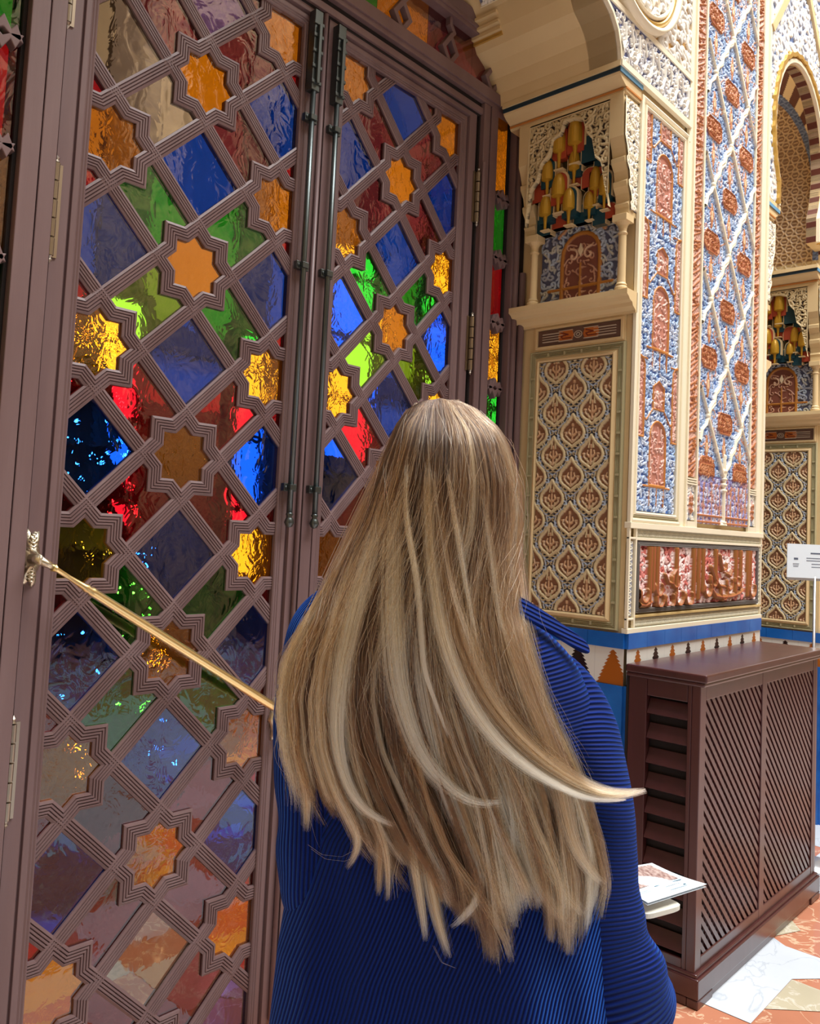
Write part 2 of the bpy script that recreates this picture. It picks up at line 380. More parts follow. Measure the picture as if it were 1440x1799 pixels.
for k in range(230):
    t = rnd.random() ** .8; z = .35 + t * 2.1; r = .47 * (1 - t * .9) + .03; a = rnd.uniform(math.pi, 2 * math.pi)
    c = (1.72 + r * math.cos(a), 3.55 + r * math.sin(a), z); q = .0055
    m.add([(c[0] + q, c[1], c[2]), (c[0] - q, c[1], c[2]), (c[0], c[1] + q, c[2]), (c[0], c[1] - q, c[2]), (c[0], c[1], c[2] + q), (c[0], c[1], c[2] - q)],
          [(0, 2, 4), (2, 1, 4), (1, 3, 4), (3, 0, 4), (2, 0, 5), (1, 2, 5), (3, 1, 5), (0, 3, 5)])
tag(m.build('light_string', BULB, tree), kind='stuff')

# ------------------------------------------------------------------ stained glass doors
def glassm(name, col, sc=24):
    m = bpy.data.materials.new(name); m.use_nodes = True; nt = m.node_tree; b = nt.nodes['Principled BSDF']
    b.inputs['Base Color'].default_value = (*col, 1); b.inputs['Transmission Weight'].default_value = 1; b.inputs['IOR'].default_value = 1.8; b.inputs['Roughness'].default_value = .015
    tc = nt.nodes.new('ShaderNodeTexCoord'); mp = nt.nodes.new('ShaderNodeMapping'); mp.inputs['Scale'].default_value = (sc, sc, sc * .8)
    nz = nt.nodes.new('ShaderNodeTexNoise'); nz.inputs['Scale'].default_value = 1; nz.inputs['Detail'].default_value = 2.5; nz.inputs['Distortion'].default_value = .8
    bp = nt.nodes.new('ShaderNodeBump'); bp.inputs['Strength'].default_value = .22; bp.inputs['Distance'].default_value = .004
    nt.links.new(tc.outputs['Object'], mp.inputs[0]); nt.links.new(mp.outputs[0], nz.inputs['Vector']); nt.links.new(nz.outputs['Fac'], bp.inputs['Height']); nt.links.new(bp.outputs[0], b.inputs['Normal'])
    return m
GL = [glassm('amber glass', (1.0, .36, .010), 30), glassm('cobalt glass', (.006, .085, .80), 18), glassm('green glass', (.02, .42, .02), 16), glassm('ruby glass', (.62, .006, .015), 18),
      glassm('wine glass', (.30, .05, .07), 20), glassm('lime glass', (.28, .55, .02), 16), glassm('violet glass', (.26, .16, .50), 18), glassm('clear smoky glass', (.62, .52, .40), 14), glassm('yellow glass', (1.0, .60, .04), 26)]
AMB, COB, GRN, RUB, WIN, LIM, VIO, CLR, YEL = range(9)
def clip_poly(poly, x0, x1, z0, z1):
    for ax, s, lim in ((0, 1, x0), (0, -1, x1), (1, 1, z0), (1, -1, z1)):
        out = []
        for i in range(len(poly)):
            a, b = poly[i - 1], poly[i]; da, db = s * (a[ax] - lim), s * (b[ax] - lim)
            if (da >= 0) != (db >= 0):
                t = da / (da - db); out.append((a[0] + (b[0] - a[0]) * t, a[1] + (b[1] - a[1]) * t))
            if db >= 0: out.append(b)
        poly = out
        if len(poly) < 3: return []
    return poly
# moulded lattice profile : three fine reeds
wb_ = .0195
PROF = [(-wb_, -.014), (-wb_, .008)]
for g in (-.011, -.0035, .004, .0115):
    PROF += [(g - .0018, .0105), (g, .0065), (g + .0018, .0105)]
PROF += [(wb_, .008), (wb_, -.014)]
def leaf(name, x0, x1, xc, hx, mirror_hinge, knum, label):
    hz, r = .2665, .1165; s = .082; Y = 2.0
    ox0, ox1, oz0, oz1 = x0 + .082, x1 - .090, .03, 3.057
    zc = .592 + 8 * .2665                                    # a middle-column star height
    if mirror_hinge > 0: ox0, ox1 = x0 + .085, x1 - .093
    d = thing('door_%d' % knum, label, 'door', ((x0 + x1) / 2, Y, 0), kind='structure')
    sx = hx / .2665
    lat = MB(); gl = MB()
    tr = lambda cx, cz: (lambda a, b, h: (cx + a * sx, Y + .012 - h, cz + b))
    star = [(r, 0), (s, r - s), (s, s), (r - s, s), (0, r), (s - r, s), (-s, s), (-s, r - s), (-r, 0), (-s, s - r), (-s, -s), (s - r, -s), (0, -r), (r - s, -s), (s, -s), (s, s - r)]
    def pane(poly, cx, cz, mi):
        P_ = clip_poly([(cx + a * sx, cz + b) for a, b in poly], ox0, ox1, oz0, oz1)
        if P_: gl.prism(P_, lambda a, b, dd: (a, dd, b), Y + .010, Y + .015, mi)
    for j in range(-12, 6):
        for i in range(-2, 3):
            if (i + j) % 2: continue
            cx, cz = xc + i * hx, zc + j * hz
            if cz < -.6 or cz > 3.4: continue
            if abs(i) < 2:
                lat.sweep([(a, b) for a, b in star], [(o, h + .0006) for o, h in PROF], tr(cx, cz), closed=True)
                ambs = YEL if (i == -1 and abs(cz - 1.39) < .1 and knum == 1) else AMB
                pane(star, cx, cz, ambs)
            hh = .2665
            # bars to the upper-right and upper-left neighbours
            lat.sweep([(r, 0), (hh, hh - r)], PROF, tr(cx, cz)); lat.sweep([(0, r), (hh - r, hh)], PROF, tr(cx, cz))
            pr2 = [(o, h - .0006) for o, h in PROF]
            lat.sweep([(-r, 0), (-hh, hh - r)], pr2, tr(cx, cz)); lat.sweep([(0, r), (r - hh, hh)], pr2, tr(cx, cz))
            rect = [(0, r), (r - s, s), (s, s), (s, r - s), (r, 0), (hh, hh - r), (hh - (r - s), hh - s), (hh - s, hh - s), (hh - s, hh - (r - s)), (hh - r, hh)]
            # coloured by the middle-column star the pane touches
            def colr(ic, zmid):
                if ic != 0: return RUB
                k = int(round((zmid - .592) / .533))
                return {4: WIN, 3: GRN, 2: RUB, 1: GRN, 0: WIN, -1: WIN, 5: WIN}.get(k, GRN)
            for sg in (1, -1):
                ic, zm = (i, cz) if i == 0 else ((i + sg), cz + hh)
                if i == 0: cc = colr(0, cz)
                elif i + sg == 0: cc = colr(0, cz + hh)
                else: cc = RUB
                if cc == GRN and (i == -1 or (i == 0 and sg == -1)) and 1.9 < cz + hh / 2 < 2.2: cc = LIM
                if knum == 2 and cc == GRN and 1.8 < cz + .13 < 2.3: cc = LIM if sg == 1 or cz < 2 else GRN
                if knum == 1 and i == -1 and sg == 1 and cz > 2.3 and cz < 2.6: cc = CLR
                pane([(a * sg, b) for a, b in rect], cx, cz, cc)
            q = hh - r
            dm = COB
            if knum == 1 and cz > 2.6 and i == -1: dm = CLR
            # diamond above each star
            if knum == 1 and i == 0 and cz + hh > 2.9: dm = VIO
            if cz + hh < .2: dm = VIO
            if cz + hh < .4 and i == 0: dm = CLR
            if knum == 1 and i == -1 and 2.4 < cz < 2.55: dm = CLR
            pane([(0, hh - q), (q, hh), (0, hh + q), (-q, hh)], cx, cz, dm)
    clip = [((ox0 - .004, 0, 0), (-1, 0, 0)), ((ox1 + .004, 0, 0), (1, 0, 0)), ((0, 0, oz0 - .004), (0, 0, -1)), ((0, 0, oz1 + .004), (0, 0, 1))]
    lat.build('lattice', WOOD, d, clip=clip)
    gl.build('stained_glass', GL, d)
    # thin backing lattice on the far face so the door is solid from behind
    f = MB(); T = lambda a, b, h: (a, Y - h, b)
    wl, wr_ = ox0 - x0, x1 - ox1
    path = [(ox0, oz0), (ox1, oz0), (ox1, oz1), (ox0, oz1)]
    f.sweep(path, [(0, -.03), (0, .002), (-.004, .006), (-.010, .003), (-.012, .006), (-.018, .003), (-.020, .006), (-.034, .006), (-.036, -.002), (-.042, -.002), (-.044, .012), (-wl, .012), (-wl, -.03)], T, closed=True)
    f.build('door_frame_rail', WOOD, d, bevel=.0012)
    k = MB(); k.box((x0, Y - .012, 0.0), (x1, Y + .028, oz0 - wl - .001)) if oz0 - wl > .001 else None
    # hinges
    hxp = x0 - .004 if mirror_hinge < 0 else x1 + .001
    for z0_, z1_ in ((2.10, 2.33), (2.68, 2.91), (.78, 1.0), (1.45, 1.46)) if mirror_hinge < 0 else ((2.69, 2.89), (2.11, 2.32), (.8, 1.0)):
        if z1_ - z0_ < .05: continue
        h = MB(); n = 5
        for a in range(n):
            zz = z0_ + (z1_ - z0_) * a / n; h.lathe((hxp, Y - .024, 0), [(.0, zz), (.0085, zz + .001), (.0085, zz + (z1_ - z0_) / n - .003), (0, zz + (z1_ - z0_) / n - .002)], 12)
        for e, sg in ((z0_, -1), (z1_, 1)): h.lathe((hxp, Y - .024, 0), [(.0, e - sg * .004), (.007, e), (.004, e + sg * .006), (.0065, e + sg * .010), (0, e + sg * .018)][::sg], 12)
        h.box((hxp - .02, Y - .016, z0_), (hxp + .02, Y - .012, z1_))
        o = h.build('hinge', HINGE, d, smooth=False)
    return d
door1 = leaf('door_1', .853, 1.686, 1.2665, .2685, -1, 1, 'left stained glass door leaf behind the brass push bar')
door2 = leaf('door_2', 1.690, 2.472, 2.077, .2545, 1, 2, 'right stained glass door leaf partly behind the long blond hair')
# cremone bolts : one rod on each leaf
def bolt(d, x, n):
    b = MB(); Y0 = 1.968
    b.tube([(x, Y0, 1.515), (x, Y0, 3.10)], .0085, 14)
    b.build('bolt_rod', IRON, d, smooth=True)
    b = MB(); b.lathe((x, Y0, 0), [(.0, 1.478), (.010, 1.482), (.0155, 1.494), (.011, 1.506), (.007, 1.512), (.012, 1.519), (.006, 1.526), (0, 1.526)], 18); b.build('bolt_knob', IRON, d, smooth=True)
    for z in (1.60, 2.285, 2.755):
        g = MB(); g.box((x - .024, Y0 + .003, z - .012), (x + .024, 1.988, z + .012)); g.box((x - .012, Y0 - .012, z - .009), (x + .012, Y0 + .004, z + .009))
        for sx_ in (-.019, .019): g.lathe((x + sx_, Y0 + .002, z), [(0, -.004), (.004, -.003), (.004, 0), (0, 0)], 8, axis=1)
        g.build('bolt_guide', IRON, d, bevel=.0015)
    g = MB(); g.box((x - .016, Y0 - .010, 2.84), (x + .016, 1.988, 3.10))
    for z in (2.86, 2.91, 2.96, 3.01, 3.05): g.box((x - .02, Y0 - .014, z), (x + .02, Y0 - .004, z + .012))
    g.box((x - .006, Y0 - .022, 2.86), (x + .006, Y0 - .01, 3.05))
    g.build('bolt_case', IRON, d, bevel=.002)
bolt(door1, 1.622, 1); bolt(door2, 1.722, 2)
m = MB(); m.tube([(1.668, 1.981, .03), (1.668, 1.981, 3.12)], .0075, 10); m.build('astragal', WOOD, door1, smooth=True)
# brass push bar on door 1
A, B = np.array([.862, 1.925, 1.378]), np.array([1.628, 1.925, .925])
dv = (B - A) / np.linalg.norm(B - A); L = np.linalg.norm(B - A)
bar = MB(); bar.tube([A + dv * .035, A + dv * .045, A + dv * .08, A + dv * .125, A + dv * .132, A + dv * .140, A + dv * .148, A + dv * .155, A + dv * .3, B - dv * .10, B - dv * .03, B], [.010, .006, .0055, .008, .011, .009, .012, .0115, .0122, .0122, .0118, .008], 20)
bar.build('push_bar', BRASS, door1, smooth=True)
for P0, sc in ((A, 1.0), (B + np.array([.006, 0, -.02]), .95)):
    ro = MB(); n = 40; rings = []
    for h, q in ((.988 - 1, 1.0), (.0, 1.0), (.008, .90), (.014, .62), (.02, .36), (.04, .22), (.062, .16)):
        ring = []
        for k in range(n):
            a = 2 * math.pi * k / n; wob = 1 + .16 * math.cos(6 * a + .3) * min(1, q + .1) + .07 * math.cos(14 * a)
            ring.append((P0[0] + math.cos(a) * .026 * q * wob * sc, 1.988 - h, P0[2] + math.sin(a) * .066 * q * wob * sc))
        rings.append(ring)
    ro.loft(rings)
    for k in range(5):
        for sg in (-1, 1):
            zc_ = P0[2] + sg * (.018 + k * .009); ro.tube([(P0[0] - .014 + k * .002, 1.976, zc_ + .004), (P0[0], 1.968, zc_), (P0[0] + .014 - k * .002, 1.976, zc_ + .004)], .0028, 6)
    ro.build('rosette', BRASSL, door1, smooth=True)
    nk = MB(); nk.tube([(P0[0], 1.97, P0[2]), (P0[0], 1.935, P0[2]), tuple(A + dv * .04 if P0 is A else B - dv * .01)], [.014, .011, .007], 14); nk.build('bar_bracket', BRASSL, door1, smooth=True)

# ------------------------------------------------------------------ wooden door frame with side lights and transom
fr = thing('trim_1', 'dark wooden door frame with narrow side lights and transom panels', 'door frame', (1.665, 1.95, 0), kind='structure')
mb = MB(); gl = MB(); C0 = 1.6635
for sg in (-1, 1):
    X = lambda d_: C0 + sg * d_
    def bx(d0, d1, y0, y1, z0, z1, mi=0): mb.box((X(d0), y0, z0), (X(d1), y1, z1), mi)
    bx(.813, .820, 1.985, 2.06, 0, 3.2, 1)                    # rebate, its shade put in as a near-black strip
    bx(.820, .858, 1.966, 2.06, 0, 3.17); bx(.862, .905, 1.962, 2.06, 0, 3.17); bx(.858, .862, 1.972, 2.06, 0, 3.17, 1)
    mb.tube([(X(.822), 1.962, 0), (X(.822), 1.962, 2.93)], .007, 12) if sg > 0 else None
    bx(.905, .915, 1.985, 2.06, 0, 3.17, 1); bx(1.012, 1.022, 1.985, 2.0, 0, 3.17, 1)
    bx(1.022, 1.06, 1.955, 2.0, 0, 3.35)
    mb.tube([(X(1.072), 1.935, 0), (X(1.072), 1.935, 2.55)], .014, 14); bx(1.055, 1.088, 1.945, 1.99, 0, 3.0, 1)
    mb.tube([(X(1.045), 1.95, 0), (X(1.045), 1.95, 3.1)], .012, 12)
    # side light knots and glass
    zz = [.05, .25, .51, .77, 1.03, 1.29, 1.55, 1.81, 2.065, 2.325, 2.585, 2.83, 3.176]
    xm = X(.963)
    for z in zz[1:-1]:
        for s2 in (-1, 1):
            mb.prism([(xm - .048, z - s2 * .010), (xm - .030, z + s2 * .030), (xm - .018, z + s2 * .012), (xm, z + s2 * .042), (xm + .018, z + s2 * .012), (xm + .030, z + s2 * .030), (xm + .048, z - s2 * .010), (xm + .02, z - s2 * .004), (xm, z + s2 * .010), (xm - .02, z - s2 * .004)], FB, 1.968, 2.0)
    cols = [COB, RUB, GRN, AMB, COB, RUB, AMB, GRN, AMB, RUB, GRN, AMB]
    for k in range(12): gl.box((X(.909), 1.996, zz[k]), (X(1.018), 2.0, zz[k + 1] - .001), cols[k])
# lintel, transom rails
x0, x1 = C0 - 1.06, C0 + 1.06
mb.box((C0 - .905, 1.985, 3.118), (C0 + .905, 2.06, 3.20), 1)
mb.box((C0 - .87, 1.975, 3.125), (C0 + .87, 2.0, 3.150)); mb.box((x0, 1.966, 3.172), (x1, 2.06, 3.215))
mb.box((x0 - .03, 1.958, 3.190), (x1 + .03, 2.06, 3.235)); mb.box((x0, 1.96, 3.412), (x1, 2.06, 3.50))
mb.box((x0, 1.955, 3.43), (x1, 1.97, 3.445))
for k in range(-4, 5):
    cx = C0 + .345 + (k - 1) * .262 if False else 1.745 + (k) * .262
    if not (x0 + .05 < cx < x1 - .05): continue
    cz = 3.285
    mb.sweep([(cx + .038, cz), (cx, cz + .052), (cx - .038, cz), (cx, cz - .052)], [(-.009, -.02), (-.009, .006), (.009, .006), (.009, -.02)], FZ(1.975), closed=True)
    mb.sweep([(cx, cz - .045), (cx, 3.225)], [(-.016, -.02), (-.016, .004), (.016, .004), (.016, -.02)], FZ(1.975))
    mb.sweep([(cx, cz + .05), (cx + .02, cz + .075), (cx, cz + .1), (cx, 3.42)], [(-.008, -.02), (-.008, .004), (.008, .004), (.008, -.02)], FZ(1.975))
for k in range(8): gl.box((x0 + .02 + k * .262 - .03, 1.996, 3.22), (x0 + .02 + (k + 1) * .262 - .031, 2.0, 3.44), [AMB, GRN, AMB, GRN, GRN, AMB, WIN, WIN][k])
# upper tympanum with round lights
mb.box((x0, 1.985, 3.50), (x1, 2.02, 3.56)); mb.box((x0, 2.0, 3.5), (x1, 2.03, 4.4))
for cx in (1.1, 1.68, 2.26):
    mb.sweep([(cx + .19 * math.cos(a), 3.78 + .19 * math.sin(a)) for a in np.linspace(0, 2 * math.pi, 25)[:-1]], [(-.02, -.02), (-.014, .012), (.014, .012), (.02, -.02)], FZ(1.99), closed=True)
    gl.lathe((cx, 1.992, 3.78), [(0, 0), (.18, .001), (.18, .004), (0, .005)], 24, COB, axis=1)
mb.build('frame_moulding', [WOODD if False else WOOD, DARK], fr, bevel=.002)
gl.build('side_glass', GL, fr)
m = MB(); m.box((-4, 2.05, 3.3), (C0 - 1.05, 2.12, 8.9)); m.box((-4, 2.05, 0), (C0 - 1.08, 2.12, 3.3)); m.box((C0 - 1.08, 2.05, 3.5), (5.05, 2.12, 8.9)); m.box((3.25, 2.05, 0), (4.16, 2.12, 3.5)); m.box((4.98, 2.05, 0), (9.5, 2.12, 3.5)); structure('wall_north', m, CREAM)
# ------------------------------------------------------------------ painted relief panels
cIV = srgb(240, 230, 202); cCR = srgb(214, 194, 150); cCRd = srgb(196, 176, 132); cTER = srgb(150, 92, 62); cTERl = srgb(198, 156, 116); cGRB = srgb(98, 108, 120); cGRBd = srgb(74, 80, 96)
cBLU = srgb(74, 112, 184); cBLUl = srgb(150, 178, 214); cPNK = srgb(212, 166, 150); cPNKd = srgb(190, 128, 110); cOCH = srgb(190, 124, 58); cRUS = srgb(170, 104, 62); cRUSl = srgb(200, 138, 98); cWHT = srgb(236, 232, 220); cDRK = srgb(48, 30, 26); cSIL = srgb(176, 190, 208)
def V3(c): return c[:3]
# -- ogee lozenge panel cell
def lozenge_cell():
    w_, h_ = .164, .1675; c = Canvas(w_, h_, .0016, cGRBd, wrap=True)
    for cx, cy in ((w_ / 2, h_ / 2), (0, 0)):
        P = [(0, .074), (.010, .058), (.022, .044), (.036, .032), (.046, .018), (.050, .002), (.046, -.014), (.034, -.027), (.018, -.037), (0, -.050)]
        P = P + [(-x, y) for x, y in P[::-1][1:]]
        pp = [(cx + x, cy + y - .004) for x, y in P]
        if c.wrap:
            for ox in (-w_, 0, w_):
                for oy in (-h_, 0, h_): c.fill([(x + ox, y + oy) for x, y in pp], .0005, srgb(150, 108, 80), True)
        # outer leafy band
        Q = [(0, .084), (.012, .066), (.026, .052), (.044, .040), (.060, .022), (.066, 0), (.060, -.024), (.046, -.040), (.028, -.052), (.012, -.066), (0, -.074)]
        for sg in (-1, 1):
            c.stroke([(cx + sg * x, cy + y) for x, y in P[:10]], .0066, .010, cCR)
            c.stroke([(cx + sg * x, cy + y) for x, y in Q[2:]], .0030, .0075, cSIL)
            c.spiral(cx + sg * .040, cy - .052, .011, 1.0 if sg > 0 else 2.1, .8, .0026, .0075, cCR, -sg, .010)
            c.spiral(cx + sg * .072, cy + .008, .010, 3.1 if sg > 0 else 0, .8, .0026, .0075, cCRd, sg, .010)
            c.spiral(cx + sg * .056, cy + .044, .017, 2.6 if sg < 0 else .5, .85, .0036, .0085, cCRd, -sg, .018)
            c.spiral(cx + sg * .062, cy - .032, .014, 3.6 if sg < 0 else -.4, .85, .0034, .0085, cCR, sg, .016)
            c.spiral(cx + sg * .024, cy + .066, .012, 1.2 if sg > 0 else 1.9, .8, .0028, .007, cSIL, sg, .012)
            c.stroke([(cx + sg * .004, cy - .060), (cx + sg * .02, cy - .064), (cx + sg * .032, cy - .056)], .0036, .008, cCRd, .0014)
            # inner palmette
            c.stroke([(cx, cy - .032), (cx + sg * .014, cy - .022), (cx + sg * .030, cy - .006), (cx + sg * .026, cy + .006)], .0052, .0085, srgb(214, 184, 146), .003)
            c.stroke([(cx + sg * .006, cy - .006), (cx + sg * .016, cy + .004), (cx + sg * .012, cy + .018)], .0050, .009, srgb(214, 172, 128), .002)
            c.stroke([(cx + sg * .030, cy + .004), (cx + sg * .032, cy + .0045)], .005, .009, cTERl)
        c.stroke([(cx, cy - .026), (cx, cy + .020)], .0042, .009, cTERl); c.stroke([(cx, cy + .030), (cx, cy + .036)], .0055, .009, cTERl)
    return c
LOZ = lozenge_cell()
def lozenge_panel():
    w_, h_ = .315, .955; c = LOZ.tiled(w_, h_, .0019, ox=.082 - .157 + .164 * 2 + .082, oy=.0); return c
def arabesque(w_, h_, res, ground, cols, step, wd, hh, seed, dens=1.):
    c = Canvas(w_, h_, res, ground); c.scrolls(0, w_, 0, h_, step, wd, hh, cols, seed, dens); return c
def frame_lines(c, x0, x1, y0, y1, n, gap, wd, hh, col):
    for k in range(n):
        q = k * gap; c.stroke([(x0 + q, y0 + q), (x1 - q, y0 + q), (x1 - q, y1 - q), (x0 + q, y1 - q), (x0 + q, y0 + q)], wd, hh, col)
def arch_motif(c, cx, y0, w_, h_, col_fill, col_line, leaf_, lw=.006):
    "pointed arch window of painted stucco with a rail below"
    n = 10; arc = []
    for k in range(n + 1):
        a = math.pi * k / n; arc.append((cx + w_ / 2 * math.cos(a), y0 + h_ - w_ * .62 + w_ * .62 * math.sin(a) ** .8 * 1.0))
    poly = [(cx - w_ / 2, y0)] + arc[::-1][0:0] + [(cx + w_ / 2, y0)] + arc
    c.fill(poly, .002, col_fill, True)
    c.scrolls(cx - w_ / 2 + .006, cx + w_ / 2 - .006, y0 + .008, y0 + h_ - w_ * .2, max(.018, w_ / 4.2), .0032, .007, leaf_, int(cx * 1000 + y0 * 77), 1)
    c.stroke(poly[:2] + arc + [poly[0]], lw, .011, col_line)

def painted_backpanel():
    "blue and pink stucco behind the little columns"
    c = Canvas(.36, .34, .0019, srgb(88, 92, 118)); c.scrolls(0, .36, 0, .34, .034, .0048, .008, [cSIL, srgb(190, 190, 180), srgb(160, 166, 180)], 5)
    arch_motif(c, .18, .0, .165, .27, srgb(128, 76, 60), srgb(176, 116, 46), [srgb(206, 160, 132), srgb(190, 140, 112)], .008)
    for x in (.10, .18, .26): c.stroke([(x, 0), (x, .075)], .006, .0115, srgb(176, 116, 46))
    c.stroke([(.04, .06), (.32, .06)], .006, .0115, srgb(176, 116, 46)); c.stroke([(.18, .06), (.18, .15)], .004, .0115, srgb(176, 116, 46))
    for sg in (-1, 1):
        c.spiral(.18 + sg * .036, .185, .026, 1.57, .8, .005, .011, srgb(216, 178, 146), sg, .01)
        c.stroke([(.18 + sg * .10, .27), (.18 + sg * .05, .31), (.18, .30)], .008, .010, srgb(190, 140, 96), .004)
    c.fill([(.18, .175), (.192, .20), (.18, .232), (.168, .20)], .012, srgb(226, 206, 170))
    return c
def meander():
    c = Canvas(.36, .062, .0016, srgb(104, 78, 66)); a = srgb(196, 180, 160)
    for y in (.016, .026, .036, .046):
        c.stroke([(.02, y), (.10 + (y > .03) * .012, y)], .0017, .004, a); c.stroke([(.34, y), (.26 - (y > .03) * .012, y)], .0017, .004, a)
    for x in (.125, .235):
        c.fill([(x - .03, .014), (x + .028, .014), (x + .034, .031), (x + .026, .05), (x - .03, .05), (x - .036, .031)], .003, srgb(186, 104, 40))
        c.stroke([(x - .026, .020), (x + .012, .020), (x + .02, .030), (x - .012, .034), (x + .02, .044)], .0028, .0045, srgb(112, 44, 22))
        c.stroke([(x - .03, .012), (x + .03, .012)], .0016, .005, a); c.stroke([(x - .03, .052), (x + .03, .052)], .0016, .005, a)
    for r in (.006, .013): c.stroke([(.18 + 1.3 * r * math.cos(t), .031 + r * math.sin(t)) for t in np.linspace(0, 6.28, 14)], .0017, .004, a)
    return c

# ------------------------------------------------------------------ one side of a pier with its little aedicule
cLOZ, cMEA, cBACK = lozenge_panel(), meander(), painted_backpanel()
def pier_side(par, X0, s):
    "X0 : plane of the reveal, s=1 faces -X, s=-1 faces +X ; reveals run Y 1.44 .. 1.95"
    F = lambda d: X0 - s * d
    def bx(mb, d0, d1, y0, y1, z0, z1, mi=0): mb.box((F(d0), y0, z0), (F(d1), y1, z1), mi)
    # lower carved panel
    z0, z1 = 1.212, 2.172
    cLOZ.surf('lozenge_panel', on_side(1.523, z0 + .002, F(.004), s), par)
    m = MB(); YZ = lambda a, b, h: (F(h), a, b)
    path = [(1.520, z0), (1.840, z0), (1.840, z1), (1.520, z1)]
    m.sweep(path, [(0, -.005), (0, .014), (-.006, .018), (-.012, .012), (-.016, .007), (-.019, .007)], YZ, closed=True, mi=0)
    m.sweep(path, [(-.019, -.005), (-.019, .006), (-.023, .010), (-.026, .004), (-.029, .010), (-.032, .004), (-.035, .009), (-.038, .004), (-.041, .011), (-.045, .011), (-.048, .0), (-.048, -.005)], YZ, closed=True, mi=1)
    for k in range(4): m.box((F(.006), 1.573 + k * .075, z0 - .036), (F(.0125), 1.581 + k * .075, z0 - .022), 1); m.box((F(.006), 1.573 + k * .075, z1 + .022), (F(.0125), 1.581 + k * .075, z1 + .036), 1)
    for k in range(12):
        for yy in (1.481, 1.863): m.box((F(.006), yy, 1.26 + k * .077), (F(.013), yy + .015, 1.268 + k * .077), 1)
    m.build('panel_border', [CREAM, OLIVE], par)
    # meander band and sill
    cMEA.surf('meander_band', on_side(1.492, 2.238, F(.006), s), par)
    m = MB(); m.sweep([(1.490, 2.236), (1.854, 2.236), (1.854, 2.302), (1.490, 2.302)], [(0, -.005), (0, .012), (-.008, .012), (-.010, .006), (-.016, .006), (-.016, -.005)], YZ, closed=True); m.build('band_border', CREAM, par)
    prof = [(.0, 2.318), (.012, 2.318), (.014, 2.326), (.020, 2.330), (.034, 2.338), (.040, 2.350), (.058, 2.356), (.068, 2.366), (.080, 2.372), (.080, 2.392), (.0, 2.392)]
    m = MB(); rings = []
    for y, e in ((1.432, 1), (1.95, 1)): rings.append([(F(d), y, z) for d, z in prof])
    m.loft(rings); m.build('sill', CREAM, par)
    # colonnettes
    for y in (1.472, 1.855):
        m = MB(); c = (F(.052), y, 0)
        m.lathe(c, [(0, 2.392), (.024, 2.392), (.024, 2.404), (.0185, 2.409), (.021, 2.415), (.016, 2.422), (.0150, 2.44), (.0142, 2.60), (.019, 2.606), (.0145, 2.612), (.0145, 2.622), (.018, 2.634), (.027, 2.648), (.0, 2.65)], 20)
        m.box((F(.024), y - .029, 2.646), (F(.081), y + .029, 2.672)); m.build('colonnette', CREAM, par, smooth=False, bevel=.0015)
    # lobed brackets standing on the columns (outline in depth d / z)
    lob = [(.0, 2.672), (.066, 2.672), (.066, 2.700), (.074, 2.712), (.062, 2.724), (.070, 2.750), (.088, 2.772), (.092, 2.790), (.080, 2.800), (.088, 2.830), (.110, 2.856), (.112, 2.872), (.102, 2.880), (.112, 2.910), (.130, 2.945), (.134, 3.100), (.0, 3.100)]
    lob = [(a * .92, b) for a, b in lob]
    for y0_, y1_ in ((1.446, 1.500), (1.850, 1.90)):
        m = MB(); m.prism(lob, lambda a, b, dd: (F(a), dd, b), y0_, y1_); m.build('lobed_bracket', CREAM, par)
    # white scrollwork on the bracket front
    c = Canvas(.118, .40, .0018, srgb(70, 78, 118)); c.scrolls(0, .118, 0, .40, .030, .0052, .008, [cIV, cWHT], 8)
    c.scrolls(0, .118, 0, .40, .023, .003, .006, [cIV], 18)
    edge = np.interp(c.Y + 2.69, [p[1] for p in lob[1:-1]], [p[0] for p in lob[1:-1]])          # lobed cut
    dd = c.X + .006
    over = dd > edge - .010; c.H[over] = .009; c.C[over] = V3(cIV)
    Xc = np.minimum(dd, edge - .001)
    c.surf('bracket_scrollwork', lambda X, Y, Hh: (F(Xc), 1.446 - Hh, 2.69 + Y), par)
    # spandrel with stepped arch cut : faces the doorway
    c = Canvas(.36, .43, .0018, cDRK); c.scrolls(0, .36, 0, .43, .036, .0052, .009, [cCR, cCRd], 11); c.scrolls(0, .36, 0, .43, .026, .0028, .006, [cCRd], 12)
    arch = [(0, .03), (.02, .12), (.035, .20), (.06, .225), (.075, .30), (.10, .33), (.115, .385), (.15, .40), (.20, .405), (.215, .36), (.25, .345), (.265, .29), (.30, .26), (.315, .20), (.345, .17), (.36, .03)]
    top = np.interp(c.X, [p[0] for p in arch], [p[1] for p in arch]); below = c.Y < top
    d1 = np.abs(c.Y - top)
    rim = (~below) & (c.Y < top + .010); c.H[rim] = .011; c.C[rim] = V3(cCR)
    Ys = np.maximum(c.Y, np.minimum(top, .43))
    side = (c.X < .006) | (c.X > .354) | (c.Y > .424); c.H[side & ~below] = .010; c.C[side & ~below] = V3(cCR)
    c.surf('spandrel_scrollwork', lambda X, Y, Hh: (F(.112) - s * np.where(Y < top, -.012, Hh), 1.497 + X, 2.665 + Ys), par)
    m = MB(); bx(m, .085, .122, 1.446, 1.90, 3.088, 3.11); m.build('spandrel_rail', CREAM, par, bevel=.002)
    cBACK.surf('painted_panel', on_side(1.490, 2.394, F(.004), s), par)
    # muqarnas : tiers of small domed cells
    m = MB()
